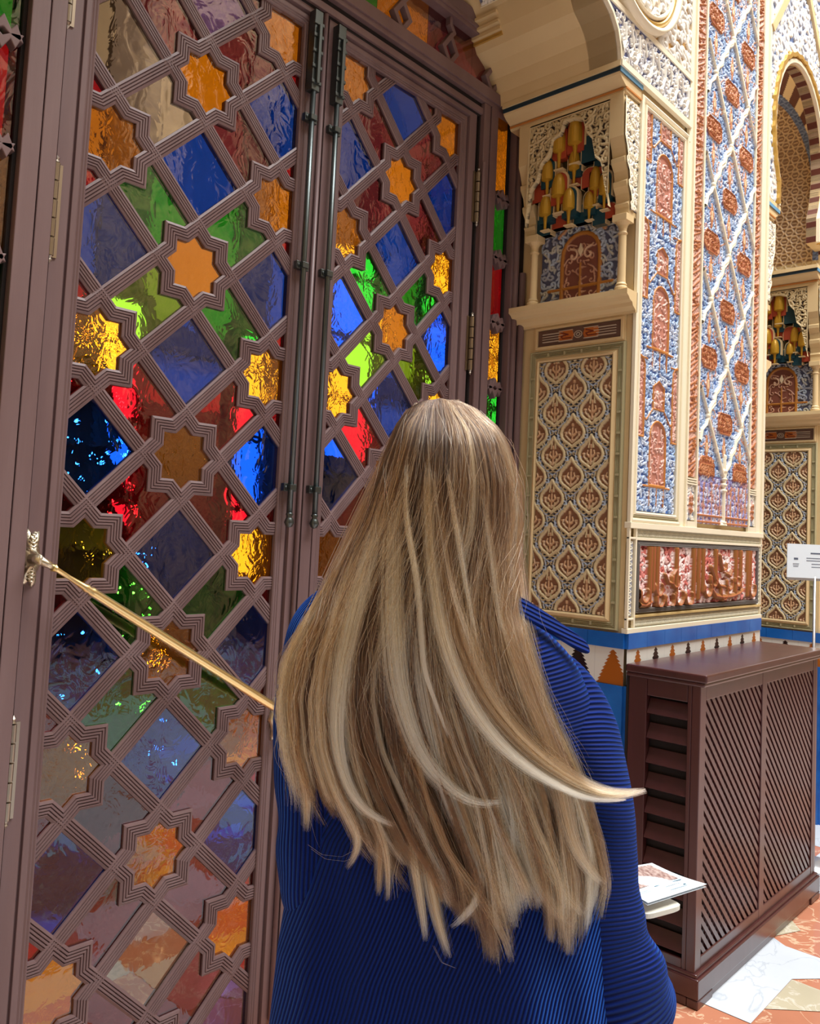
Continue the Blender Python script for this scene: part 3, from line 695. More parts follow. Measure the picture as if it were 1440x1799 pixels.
    def cell(y, z, w_, h_, d, kind):
        "arched hood with a rounded head, projecting from the wall by d"
        def arch_pts(ww, hh, n=9): return [(y + ww / 2 * math.cos(a), z + hh - ww / 2 + ww / 2 * math.sin(a)) for a in np.linspace(0, math.pi, n)]
        if kind in 'TR':                                           # painted arched plate with pale rim
            A_ = arch_pts(w_, h_); m.prism([(y - w_ / 2, z)] + [(y + w_ / 2, z)] + A_, lambda a, b, q: (F(q), a, b), d - .03, d, 3)
            A_ = arch_pts(w_ * .86, h_ * .94); m.prism([(y - w_ * .43, z)] + [(y + w_ * .43, z)] + A_, lambda a, b, q: (F(q), a, b), d - .028, d + .003, 1 if kind == 'T' else 2)
            if kind == 'R': A_ = arch_pts(w_ * .60, h_ * .70); m.prism([(y - w_ * .3, z)] + [(y + w_ * .3, z)] + A_, lambda a, b, q: (F(q), a, b), d, d + .006, 2)
        else:                                                      # gilded capsule with pendant
            rings = []
            for t in np.linspace(0, 1, 8):
                zz = z + h_ * (.30 + .70 * math.sin(t * math.pi / 2)); q = math.cos(t * math.pi / 2) ** .9 if t < 1 else 0
                rings.append([(F(d + w_ * .42 * q * math.sin(a)), y + w_ * .42 * q * math.cos(a), zz) for a in np.linspace(0, math.pi, 11)])
            m.loft(rings, closed=False, caps=False, mi=0)
            rings = []
            for zz, q in ((z + h_ * .30, 1), (z + h_ * .10, .96), (z + h_ * .04, .36), (z - h_ * .20, .26), (z - h_ * .50, .22), (z - h_ * .53, .0)):
                rings.append([(F(d + w_ * .42 * q * math.sin(a)), y + w_ * .42 * q * math.cos(a), zz) for a in np.linspace(0, math.pi, 11)])
            m.loft(rings, closed=False, caps=False, mi=0)
            A_ = arch_pts(w_ * 1.25, h_ * 1.12); m.prism([(y - w_ * .62, z)] + [(y + w_ * .62, z)] + A_, lambda a, b, q: (F(q), a, b), d - .03, d - .004, 3)
            A_ = arch_pts(w_ * 1.02, h_ * 1.03); m.prism([(y - w_ * .51, z - .02)] + [(y + w_ * .51, z - .02)] + A_, lambda a, b, q: (F(q), a, b), d - .03, d, 1 if kind == 'G' else 2)
            m.box((F(d - .02), y - w_ * .35, z - h_ * .58), (F(d + w_ * .12), y + w_ * .30, z - h_ * .53), 3)
    for y, z, w_, h_, d, k in (
        (1.735, 2.965, .050, .085, .085, 'O'), (1.665, 2.975, .056, .092, .085, 'O'), (1.606, 2.905, .052, .100, .080, 'T'), (1.560, 2.880, .046, .075, .07, 'T'),
        (1.790, 2.890, .062, .080, .075, 'T'), (1.785, 2.865, .046, .072, .085, 'G'), (1.675, 2.885, .044, .070, .070, 'G'), (1.615, 2.815, .050, .072, .06, 'R'),
        (1.830, 2.800, .060, .078, .075, 'R'), (1.735, 2.790, .054, .078, .080, 'O'), (1.680, 2.830, .05, .05, .055, 'R'), (1.585, 2.790, .044, .075, .062, 'O'), (1.545, 2.760, .040, .072, .065, 'G'),
        (1.795, 2.730, .048, .070, .075, 'G'), (1.690, 2.730, .048, .072, .075, 'G'), (1.610, 2.725, .040, .055, .060, 'G'), (1.640, 2.690, .07, .07, .045, 'T'), (1.745, 2.690, .06, .06, .045, 'R'), (1.825, 2.672, .055, .09, .05, 'T'), (1.540, 2.680, .06, .06, .045, 'R'), (1.575, 2.665, .04, .06, .05, 'T')):
        cell(y, z, w_ * (1.26 if k in 'OG' else 1.5), h_ * (1.30 if k in 'OG' else 1.12), d - (.004 if k in 'TR' else 0), k)
    m.build('muqarnas', [DGOLD, TEAL, REDP, CREAM], par)
    # cornice with the dark stripe
    pr = [(0, 3.108), (.112, 3.108), (.118, 3.112), (.120, 3.120), (.112, 3.124), (.126, 3.130), (.150, 3.142), (.164, 3.153), (.168, 3.160)]
    m = MB(); m.loft([[(F(d), y, z) for d, z in pr + [(0, 3.16)]] for y in (1.440, 1.95)], mi=0)
    m.box((F(0), 1.437, 3.160), (F(.172), 1.95, 3.176), 1); m.box((F(0), 1.434, 3.176), (F(.178), 1.95, 3.196), 0)
    m.box((F(.0), 1.4335, 3.1595), (F(.170), 1.437, 3.1765), 2); m.box((F(.002), 1.436, 3.118), (F(.119), 1.442, 3.124), 3); m.box((F(.117), 1.45, 3.116), (F(.1215), 1.95, 3.124), 3)
    m.build('cornice', [CREAM, NAVY, LBLUE, ORNG], par)

# tile wainscot with stepped merlons
def merlon_strip(length, phase, h_=.13):
    c = Canvas(length, h_, .0014, srgb(226, 226, 218)); k = -1
    while k * .1425 + phase < length + .1:
        cx = k * .1425 + phase; col = srgb(168, 92, 26) if k % 2 == 0 else srgb(40, 22, 22)
        n = 9; pts_l = [];
        for i in range(n):
            wd = .056 * (1 - i / n) + .002; y = h_ * i / n * .96
            pts_l += [(cx - wd - .008, y), (cx - wd + .006, y + h_ / n * .96 * .85)]
        poly = pts_l + [(2 * cx - x, y) for x, y in pts_l[::-1]]
        c.fill(poly, 0.0, col, True); k += 1
    for x in np.arange(phase - .07, length, .1425 * 1): c.stroke([(x, 0), (x, h_)], .0008, .0002, srgb(200, 200, 194))
    return c
def wainscot(par, X0, s, fx1, front=True, side=True):
    F = lambda d: X0 - s * d
    zt = 1.158
    def cladding(mk, L):
        pass
    m = MB()
    # blue course, lower blue framing and black line, white field
    if side:
        for k in range(4): m.box((F(0), 1.442 + k * .145, 1.104), (F(.012), 1.442 + (k + 1) * .145 - .0015, zt), 0)
        m.box((F(0), 1.442, .925), (F(.012), 1.95, .973), 0); m.box((F(0), 1.442, 0), (F(.012), 1.500, .925), 0); m.box((F(0), 1.50, 0), (F(.008), 1.506, .925), 2); m.box((F(0), 1.506, .914), (F(.008), 1.95, .925), 2)
        m.box((F(0), 1.506, 0), (F(.006), 1.95, .914), 1)
        for k in range(8):
            for j in range(3): m.box((F(.005), 1.53 + j * .05, .86 - k * .1), (F(.0085), 1.552 + j * .05, .885 - k * .1), [3, 0, 4][(j + k) % 3])
    if front:
        n = int(round((fx1 - X0) / .145))
        for k in range(n): m.box((X0 + k * (fx1 - X0) / n, 1.428, 1.104), (X0 + (k + 1) * (fx1 - X0) / n - .0015, 1.442, zt), 0)
        m.box((X0, 1.428, .925), (fx1, 1.442, .973), 0); m.box((X0, 1.428, 0), (X0 + .06, 1.442, .925), 0); m.box((fx1 - .06, 1.428, 0), (fx1, 1.442, .925), 0); m.box((X0 + .06, 1.432, 0), (fx1 - .06, 1.442, .925), 1)
    m.build('blue_tiles', [BLUET, WHITET, DARK, mat('ochre tile', srgb(196, 140, 40), .15), mat('green tile', srgb(40, 110, 90), .15)], par)
    if side: merlon_strip(.51, .0425).surf('merlon_tiles', on_side(1.442, .974, F(.006), s), par, TILEP)
    if front: merlon_strip(fx1 - X0, .083).surf('merlon_tiles', on_front(X0, .974, 1.4335), par, TILEP)

pier = thing('carved_pier', 'broad carved and painted pier with blue tiled foot behind the wooden cabinet', 'pillar', (2.75, 1.438, 0))
m = MB(); m.box((2.756, 1.454, 0), (4.044, 2.04, 5.2)); m.build('core', CREAM, pier)
pier_side(pier, 2.75, 1); pier_side(pier, 4.05, -1)
wainscot(pier, 2.75, 1, 4.05)
Y0 = 1.444
# ---- front : lower calligraphy panel and its bands
m = MB(); T = FZ(Y0)
rail = lambda z0_, z1_, d, mi, x0=2.742, x1=4.058: m.box((x0, Y0 - d, z0_), (x1, Y0 + .01, z1_), mi)
rail(1.158, 1.176, .014, 0); rail(1.534, 1.556, .016, 0); rail(1.492, 1.503, .012, 0, 2.80); rail(1.212, 1.222, .012, 2, 2.80)
for x in (2.742, 2.792, 4.040): m.box((x, Y0 - .012, 1.176), (x + .010, Y0, 1.534), 0)
m.box((2.742, Y0 - .011, 1.495), (2.80, Y0, 1.503), 0); m.box((2.742, Y0 - .011, 1.205), (2.80, Y0, 1.213), 0)
m.sweep([(2.828, 1.245), (4.000, 1.245), (4.000, 1.472), (2.828, 1.472)], [(0, -.004), (0, .010), (-.003, .013), (-.006, .008), (-.009, .012), (-.012, .007), (-.016, .011), (-.018, 0)], T, closed=True, mi=1)
m.build('band_rails', [IVORY, mat('grey painted frame', srgb(108, 104, 100), .45), mat('ochre bead', srgb(206, 178, 118), .4)], pier, bevel=.0015)
c = Canvas(1.24, .031, .002, srgb(176, 172, 150));
for k in range(100):
    for sg in (0, 1): c.stroke([(k * .0125, .005 + sg * .012), (k * .0125 + .008, .012 + sg * .012)], .0022, .004, srgb(212, 206, 180))
c.surf('guilloche_band', on_front(2.804, 1.503, Y0 - .002), pier); c.surf('guilloche_band', on_front(2.804, 1.178, Y0 - .002), pier)
for x in (2.754, 4.012):
    c = Canvas(.034, .27, .002, srgb(170, 176, 190))
    for k in range(14): c.stroke([(.010, k * .0195 + .005), (.026, k * .0195 + .010), (.010, k * .0195 + .017)], .003, .005, srgb(222, 218, 200))
    c.surf('vertical_band', on_front(x, 1.218, Y0 - .002), pier)
# raised script : upright strokes, bowls and curls over pink and white foliage
W_, H_ = 1.168, .225; c = Canvas(W_, H_, .0022, srgb(150, 52, 46))
c.scrolls(0, W_, 0, H_, .030, .0058, .008, [srgb(232, 190, 184), srgb(244, 226, 220), srgb(214, 130, 122), srgb(206, 110, 100)], 21); c.scrolls(0, W_, 0, H_, .042, .005, .009, [srgb(240, 214, 208)], 22, .6)
G_ = srgb(150, 96, 44); G2 = srgb(168, 92, 56)
def gs(pts, wd=.0125, w2=None, hh=.024): c.stroke(pts, wd, hh, G_, w2); c.stroke(pts, wd * .45, hh * 1.12, G2, (w2 or wd) * .45)
for x, y0_, y1_ in ((.075, .01, .225), (.10, .06, .225), (.135, .01, .225), (.30, .05, .22), (.46, .03, .225), (.505, .02, .225), (.55, .05, .225), (.68, .08, .22), (.90, .04, .225), (.955, .06, .22), (1.04, .02, .225), (1.07, .06, .225)):
    gs([(x, y0_), (x, y1_)], .0115, .014)
for cx, cy, r in ((.035, .05, .032), (.150, .07, .030), (.16, .028, .030), (.245, .025, .038), (.33, .035, .036), (.42, .03, .034), (.60, .06, .034), (.66, .10, .032), (.77, .045, .036), (.83, .08, .030), (1.10, .05, .036), (.92, .09, .026), (.29, .10, .03)):
    gs([(cx + r * math.cos(a), cy + r * math.sin(a)) for a in np.linspace(math.pi * .9, 2.15 * math.pi, 9)], .011, .007)
gs([(.64, .055), (.68, .028), (.76, .020), (.86, .022), (.94, .034), (.985, .048)], .016, .008); gs([(.63, .15), (.67, .10), (.72, .07), (.78, .065)], .012, .008); gs([(.72, .20), (.735, .16), (.75, .135), (.785, .14), (.79, .165)], .010, .006)
gs([(.20, .12), (.225, .09), (.26, .085), (.27, .12), (.31, .15)], .010, .006); gs([(.80, .12), (.835, .11), (.85, .135)], .010, .006); gs([(.0, .012), (.04, .008), (.09, .02)], .012, .008)
c.surf('calligraphy_panel', on_front(2.830, 1.247, Y0 + .004), pier)
# ---- panel A : arched stucco windows, pink and blue
AW, AH = .318, 1.502; c = Canvas(AW, AH, .0022, cBLU)
c.scrolls(0, AW, 0, AH, .026, .0040, .008, [cBLUl, srgb(200, 212, 228), srgb(176, 196, 224)], 31)
def pinkarch(cx, y0_, w_, h_): arch_motif(c, cx, y0_, w_, h_, cPNKd, cOCH, [cPNK, srgb(232, 196, 182), srgb(214, 160, 146)], .0045)
for k in range(3):
    y = .10 + k * .52 - .0
    pinkarch(.16, y, .135, .245)
    for x in (.10, .16, .22): c.stroke([(x, y - .075), (x, y)], .0035, .010, cOCH)
    c.stroke([(.05, y - .005), (.27, y - .005)], .0042, .011, cOCH)
    c.fill([(.115, y + .29), (.205, y + .29), (.205, y + .375), (.16, y + .40), (.115, y + .375)], .003, cPNKd, True); c.scrolls(.115, .205, y + .295, y + .37, .026, .004, .008, [cPNK, srgb(236, 210, 198)], 40 + k)
    c.stroke([(.115, y + .29), (.205, y + .29), (.205, y + .375), (.16, y + .40), (.115, y + .375), (.115, y + .29)], .0035, .011, cOCH)
    c.stroke([(.0, y + .27), (.06, y + .24), (.115, y + .29)], .004, .011, cOCH); c.stroke([(AW, y + .27), (.26, y + .24), (.205, y + .29)], .004, .011, cOCH)
    for sx_ in (0, 1):
        ex = -.0 if sx_ == 0 else AW
        pinkarch(ex, y + .175, .085, .30)
        c.stroke([(ex, y + .47), (ex + (.06 if sx_ == 0 else -.06), y + .47)], .004, .011, cOCH)
c.surf('arched_stucco_panel', on_front(2.793, 1.600, Y0 + .002), pier)
m = MB(); m.sweep([(2.790, 1.597), (3.114, 1.597), (3.114, 3.105), (2.790, 3.105)], [(0, -.005), (0, .010), (-.006, .013), (-.012, .010), (-.014, .004), (-.024, .004), (-.026, .012), (-.032, .014), (-.040, .010), (-.040, -.005)], T, closed=True, mi=0)
m.box((2.744, Y0 - .012, 1.556), (2.756, Y0, 3.12)); m.box((3.150, Y0 - .010, 1.556), (3.163, Y0, 3.145), 0)
for z in (1.562, 1.570, 1.578): m.box((2.76, Y0 - .010, z), (3.15, Y0, z + .004), 1)
m.build('panel_frame', [IVORY, OLIVE], pier)
# ---- vertical inscription strips
for x0_, x1_ in ((3.218, 3.298), (3.890, 3.962)):
    W_ = x1_ - x0_; c = Canvas(W_, 3.2, .0026, srgb(170, 92, 76)); rr = random.Random(int(x0_ * 99))
    c.scrolls(0, W_, 0, 3.2, .026, .005, .007, [cPNK, srgb(226, 180, 160)], 51)
    y = 0
    while y < 3.2:
        c.stroke([(.008, y), (W_ - .010, y + rr.uniform(.01, .045))], .0052, .011, cRUS); y += rr.uniform(.018, .034)
        if rr.random() < .5: c.spiral(rr.uniform(.02, W_ - .02), y, .018, rr.uniform(0, 6), .7, .005, .012, cRUS, 1)
    c.surf('inscription_strip', on_front(x0_, 1.760, Y0), pier)
    c = Canvas(W_, .142, .0022, srgb(150, 164, 196)); c.scrolls(0, W_, 0, .142, .026, .005, .007, [cWHT], 52)
    c.fill([(W_ / 2, .12), (W_ / 2 + .018, .08), (W_ / 2 + .022, .04), (W_ / 2, .02), (W_ / 2 - .022, .04), (W_ / 2 - .018, .08)], .008, cPNK); c.scrolls(W_ / 2 - .02, W_ / 2 + .02, .03, .10, .018, .0035, .012, [cRUS], 53)
    c.surf('square_panel', on_front(x0_, 1.585, Y0), pier)
    m = MB()
    for x in (x0_ - .016, x1_ + .001): m.box((x, Y0 - .012, 1.556), (x + .013, Y0, 5.0))
    m.box((x0_, Y0 - .012, 1.556), (x1_, Y0, 1.580)); [m.box((x0_ - .01, Y0 - .013, z), (x1_ + .01, Y0, z + .006)) for z in (1.728, 1.738, 1.748)]
    m.build('strip_frame', IVORY, pier)
m = MB(); m.box((3.163, Y0 - .004, 1.556), (3.202, Y0, 5.0)); m.box((3.975, Y0 - .006, 1.556), (4.04, Y0, 5.0)); m.box((4.034, Y0 - .014, 1.556), (4.058, Y0, 5.0)); m.build('plain_margin', IVORY, pier)
# ---- panel B : branching lattice
BW, BH = .553, 3.4; c = Canvas(BW, BH, .0024, cBLU); bx0, bz0 = 3.319, 1.575
c.scrolls(0, BW, 0, BH, .024, .0037, .007, [cBLUl, srgb(198, 210, 228), srgb(166, 190, 224)], 61); c.scrolls(0, BW, 0, BH, .060, .0045, .008, [cPNK, srgb(200, 150, 124)], 62, .5)
RUSG = srgb(150, 78, 42)
xs = [3.400 - bx0, 3.582 - bx0, 3.764 - bx0]
for k in range(-1, 8):
    for ic, x in enumerate(xs):
        zn = (1.768 if ic == 1 else 2.028) + k * .4975 - bz0 - (.0 if ic == 1 else .4975)
        zc_ = zn + .2475
        # terracotta cartouche
        if zc_ > .1:
            w2, h2 = .076, .044; poly = [(x - w2, zc_ - h2 * .5), (x - w2 * .7, zc_ - h2), (x + w2 * .7, zc_ - h2), (x + w2, zc_ - h2 * .5), (x + w2, zc_ + h2 * .5), (x + w2 * .7, zc_ + h2), (x - w2 * .7, zc_ + h2), (x - w2, zc_ + h2 * .5)]
            c.fill(poly, .009, srgb(158, 86, 56)); c.stroke(poly + [poly[0]], .004, .0135, cRUS); c.scrolls(x - w2 + .01, x + w2 - .01, zc_ - h2 + .008, zc_ + h2 - .006, .022, .0035, .0135, [cRUSl, cRUS], k * 5 + ic)
        # pendants above and below the cartouche
        for dz, hh2, wd2 in ((.115, .05, .015), (-.115, .05, .015)):
            P = [(x, zc_ + dz + hh2), (x + wd2, zc_ + dz), (x, zc_ + dz - hh2), (x - wd2, zc_ + dz)]
            c.stroke([P[0], P[2]], .007, .009, cRUS); c.stroke(P + [P[0]], .005, .010, cRUSl); c.stroke([(x, zc_ + dz - .015), (x, zc_ + dz + .015)], .008, .012, srgb(226, 196, 156))
        if zn < .12 or (ic == 1 and zn < .15): continue
        # twigs : knotted towards upper right, straight towards upper left
        def knot(p, q, amp, wd, n=9):
            kr = random.Random(int(p[0] * 1000) * 31 + int(p[1] * 1000))
            pts = []
            for i in range(n + 1):
                t = i / n; nx_, ny_ = -(q[1] - p[1]), q[0] - p[0]; l = math.hypot(nx_, ny_); o_ = amp * (1 if i % 2 else -1) * (0 < i < n) * kr.uniform(.5, 1.3)
                pts.append((p[0] + (q[0] - p[0]) * t + nx_ / l * o_, p[1] + (q[1] - p[1]) * t + ny_ / l * o_))
            c.stroke(pts, wd, .019, cIV)
        up = .2487
        knot((x, zn), (x + .182, zn + up), .0075, .0066, 7)
        c.stroke([(x, zn), (x - .182, zn + up)], .0056, .019, cIV); c.stroke([(x - .09, zn + up / 2 - .006), (x - .092, zn + up / 2 + .006)], .009, .02, cIV)
        knot((x - .182, zn - up), (x, zn), .0075, .0066, 7) if zn - up > .1 or x - .182 < 0 else None
        c.stroke([(x + .182, zn - up), (x, zn)], .0056, .019, cIV) if zn - up > .1 or x > .3 else None
        c.stroke([(x - .004, zn), (x + .004, zn)], .013, .021, cIV); c.stroke([(x, zn - .018), (x, zn + .018)], .0075, .021, cIV)
# arcade at the foot with the little white column
c.rect(0, BW, 0, .205, .001, srgb(128, 118, 176)); c.scrolls(0, BW, 0, .2, .022, .004, .006, [srgb(200, 204, 224), srgb(178, 132, 130), srgb(150, 150, 200)], 71)
for x in np.arange(.02, BW, .042): c.stroke([(x, 0), (x, .17)], .0028, .009, cRUSl)
c.stroke([(0, .035), (BW, .035)], .005, .010, cRUS); c.stroke([(0, .008), (BW, .008)], .005, .010, cRUS)
for xa in (.085, .445):
    c.fill([(xa - .08, .20), (xa + .08, .20), (xa + .08, .255), (xa + .05, .285), (xa - .05, .285), (xa - .08, .255)], .010, srgb(158, 86, 56)); c.scrolls(xa - .07, xa + .07, .20, .28, .022, .0035, .0135, [cRUSl, cRUS], 73)
c.stroke([(xs[1] - .0, 0), (xs[1], .30)], .0085, .020, cIV)
for z in (.012, .15, .175, .20, .235): c.stroke([(xs[1] - .012, z), (xs[1] + .012, z)], .008, .022, cIV)
c.stroke([(xs[1] - .02, .0), (xs[1] + .02, .0)], .010, .021, cIV)
c.surf('branch_lattice_panel', on_front(bx0, bz0, Y0), pier)
# ---- arch spandrel : frieze, soffit, medallion
intr = [(2.575, 3.19), (2.566, 3.24), (2.545, 3.292), (2.506, 3.335), (2.455, 3.362), (2.425, 3.41), (2.395, 3.475), (2.33, 3.54), (2.24, 3.585), (2.19, 3.66), (2.08, 3.72), (1.90, 3.75), (1.66, 3.76)]
def soffit_rows(X0, s, Y1): return [[(X0 + s * (2.75 - x) * -1, Y0 if False else y, z) for x, z in intr] for y in (1.444, Y1)]
m = MB(); m.loft(soffit_rows(2.75, 1, 2.05), closed=False, caps=False)
m.prism(intr + [(1.66, 5.2), (2.752, 5.2), (2.752, 3.19)], FB, 1.446, 1.56); m.build('arch_soffit', CREAM, pier)
mw_ = MB(); mw_.prism([(1.668, 3.76)] + [(2 * 1.664 - x, z) for x, z in intr[::-1]] + [(.36, 3.19), (.36, 5.2), (1.668, 5.2)], FB, 1.446, 1.56); mw_.box((-4, 1.446, 0), (.36, 2.05, 5.2)); structure('wall_west_pier', mw_, CREAM)
c = Canvas(.61, .170, .002, srgb(104, 112, 156)); c.scrolls(0, .61, 0, .170, .034, .0048, .010, [cWHT, srgb(214, 214, 214)], 81)
for k in range(6):
    x = .02 + k * .105
    c.stroke([(x + .02, .02), (x + .05, .075), (x + .045, .14)], .010, .017, cWHT, .004); c.spiral(x + .075, .125, .022, 0, .8, .006, .016, cWHT, 1, .03); c.spiral(x + .015, .05, .02, 3, .8, .006, .015, cWHT, -1, .02)
xi = np.interp(3.198 + c.Y, [p[1] for p in intr[:8]], [p[0] for p in intr[:8]])
c.surf('leaf_frieze', lambda X, Y, Hh: (np.maximum(2.53 + X, xi + .012) , Y0 - .004 - Hh, 3.198 + Y), pier)
m = MB(); m.sweep(intr[:8], [(0, -.004), (0, .014), (-.012, .014), (-.014, -.004)][::-1], T); m.box((2.42, Y0 - .016, 3.372), (3.162, Y0 + .02, 3.392)); m.box((2.40, Y0 - .010, 3.362), (3.150, Y0, 3.372), 1)
m.box((2.575, Y0 - .018, 3.176), (3.162, Y0, 3.198)); m.box((3.150, Y0 - .012, 3.12), (3.163, Y0, 5.0)); m.build('frieze_frame', [IVORY, mat('slate blue paint', srgb(92, 102, 146), .5)], pier)
c = Canvas(.50, 1.0, .0024, srgb(206, 164, 96)); c.scrolls(0, .5, 0, 1.0, .05, .010, .012, [cWHT, srgb(214, 210, 200)], 91); c.surf('spandrel_field', on_front(2.66, 3.394, Y0), pier)
mc = (2.715, 3.665)
m = MB(); m.sweep([(mc[0] + .25 * math.cos(a), mc[1] + .25 * math.sin(a)) for a in np.linspace(0, 2 * math.pi, 49)[:-1]], [(.038, -.02), (.034, .030), (.024, .038), (.016, .030)], T, closed=True, mi=0)
m.sweep([(mc[0] + .25 * math.cos(a), mc[1] + .25 * math.sin(a)) for a in np.linspace(0, 2 * math.pi, 49)[:-1]], [(.016, -.02), (.014, .024), (.002, .034), (-.010, .024), (-.010, -.02)], T, closed=True, mi=1)
m.sweep([(mc[0] + .25 * math.cos(a), mc[1] + .25 * math.sin(a)) for a in np.linspace(0, 2 * math.pi, 49)[:-1]], [(-.010, -.02), (-.014, .040), (-.030, .044), (-.040, -.02)], T, closed=True, mi=0); m.build('medallion_ring', [IVORY, GOLD], pier, smooth=True)
c = Canvas(.45, .45, .0024, srgb(150, 60, 34)); c.scrolls(0, .45, 0, .45, .055, .012, .022, [cWHT, srgb(236, 222, 196)], 93); c.scrolls(0, .45, 0, .45, .07, .007, .010, [srgb(200, 140, 60)], 94, .6)
rr_ = np.hypot(c.X - .225, c.Y - .225); kx = np.minimum(1, .219 / np.maximum(rr_, .001))
c.surf('medallion', lambda X, Y, Hh: (mc[0] + (X - .225) * kx, Y0 - .012 - Hh * (rr_ < .219), mc[1] + (Y - .225) * kx), pier)
# scroll panel hanging under the second lobe of the soffit
c = Canvas(.42, .13, .0022, srgb(130, 140, 168)); c.scrolls(0, .42, 0, .13, .030, .006, .008, [cWHT], 95); c.stroke([(0, .0), (0, .13), (.42, .13)], .010, .012, cIV); c.stroke([(0, 0), (.42, 0)], .008, .012, cIV)
c.surf('soffit_scroll_panel', lambda X, Y, Hh: (2.385 - Hh - Y * .62, 1.50 + X, 3.478 + Y * .78), pier)
m = MB()
for k, (x, z) in enumerate(((2.447, 3.385), (2.435, 3.40), (2.42, 3.42), (2.405, 3.45))): m.box((x - .016, 1.86, z), (x + .02, 2.05, z + .012), 1 if k == 0 else 0)
m.build('soffit_moulding', [CREAM, GOLD], pier)

# ------------------------------------------------------------------ second doorway and the pier beyond it
pier2 = thing('carved_pier', 'farther carved pier with domed painted niche, at the right edge behind the white sign', 'pillar', (5.0, 1.438, 0))
src = [o for o in pier.children if o.name.split('.')[0] in ('lozenge_panel', 'panel_border', 'meander_band', 'band_border', 'sill', 'colonnette', 'lobed_bracket', 'bracket_scrollwork', 'spandrel_scrollwork', 'spandrel_rail', 'painted_panel', 'muqarnas', 'cornice')]
seen = {}
for o in src:                                   # the side that faces the first doorway, copied
    xs_ = [v.co.x for v in o.data.vertices[:40]]
    if max(xs_) > 3.4: continue
    q = o.copy(); COL.objects.link(q); q.parent = pier2; q.matrix_parent_inverse = Matrix.Translation(pier2.location).inverted(); q.location = (2.25, 0, -.125)
m = MB(); m.box((5.006, 1.454, 0), (6.2, 2.06, 5.2)); m.build('core', CREAM, pier2)
n0 = set(bpy.data.objects); wainscot(pier2, 5.0, 1, 6.2)
for o in set(bpy.data.objects) - n0: o.location = (0, 0, -.125)
# horseshoe arch between the piers
ac, az, ar = 4.525, 3.60, .375
hs = [(ac + ar * math.cos(a), az + 1.18 * ar * math.sin(a)) for a in np.linspace(-.62, math.pi + .62, 41)]
hs = [(ac + .305, 3.20)] + hs + [(ac - .305, 3.20)]
arc = thing('horseshoe_arch', 'tall horseshoe arch with striped underside over the far doorway, upper right', 'arch', (4.525, 1.444, 3.1))
m = MB()
poly = hs + [(4.05, 3.20), (4.05, 5.2), (5.0, 5.2), (5.0, 3.20)]
for sg in (0, 1):
    half = [p for p in (hs if sg == 0 else hs) if (p[0] >= ac - 1e-6 if sg == 0 else p[0] <= ac + 1e-6)]
    if sg == 0: pl = half + [(ac, 5.2), (5.0, 5.2), (5.0, 3.20)]
    else: pl = half + [(4.05, 3.20), (4.05, 5.2), (ac, 5.2)]
    m.prism(pl, FB, 1.446, 1.50)
m.build('arch_wall', CREAM, arc)
# soffit : striped voussoirs near the front, interlace pattern deeper in
P = np.array(hs); seg = np.r_[0, np.cumsum(np.hypot(*np.diff(P, axis=0).T))]; Ltot = seg[-1]
c = Canvas(Ltot, .054, .003, srgb(176, 152, 126))
k = 0
while k * .085 < Ltot: c.rect(k * .085, k * .085 + .034, .0, .054, .001, srgb(92, 44, 32)); k += 1
px_ = np.interp(c.X, seg, P[:, 0]); pz_ = np.interp(c.X, seg, P[:, 1])
tx = np.gradient(px_, axis=1); tz = np.gradient(pz_, axis=1); tl = np.hypot(tx, tz) + 1e-9; nx_, nz_ = -tz / tl, tx / tl
c.surf('striped_soffit', lambda X, Y, Hh: (px_ + nx_ * Hh, 1.446 + Y, pz_ + nz_ * Hh), arc)
m = MB(); gp = []
for i, t in enumerate(np.linspace(0, 1, 90)):
    x = np.interp(t * Ltot, seg, P[:, 0]); z = np.interp(t * Ltot, seg, P[:, 1]); gp.append((x, z))
sc_ = [(ac + (x - ac) * (1.11 + .018 * (i % 3 == 1)), az + (z - az) * (1.11 + .018 * (i % 3 == 1)) if z > 3.3 else z) for i, (x, z) in enumerate(gp)]
m.sweep(sc_, [(.014, -.01), (.010, .022), (-.010, .022), (-.014, -.01)], T); m.build('scalloped_edge', GOLD, arc)
m = MB(); m.sweep([(ac + (x - ac) * 1.05, az + (z - az) * 1.05 if z > 3.3 else z) for x, z in gp], [(.014, -.01), (.010, .014), (-.010, .014), (-.014, -.01)], T); m.build('ivory_edge', IVORY, arc)
c = Canvas(.95, 1.5, .004, srgb(108, 130, 176)); c.scrolls(0, .95, 0, 1.5, .046, .010, .010, [cWHT, srgb(206, 212, 220)], 98)
inside = np.hypot((4.05 + c.X - ac), (3.2 + c.Y - az) / 1.18) < ar * 1.12; inside |= (np.abs(4.05 + c.X - ac) < .34) & (c.Y < .42)
band = (np.abs((c.X) * 1.0 + (c.Y - 1.16)) < 0)
c.mask = inside
c.surf('spandrel_stucco', on_front(4.05, 3.2, 1.4455), arc)
m = MB(); m.sweep([(4.06, 4.05), (4.50, 4.62), (4.99, 4.05)][::-1], [(-.02, 0), (-.02, .02), (.02, .02), (.02, 0)], T); m.build('gable_moulding', CREAM, arc)
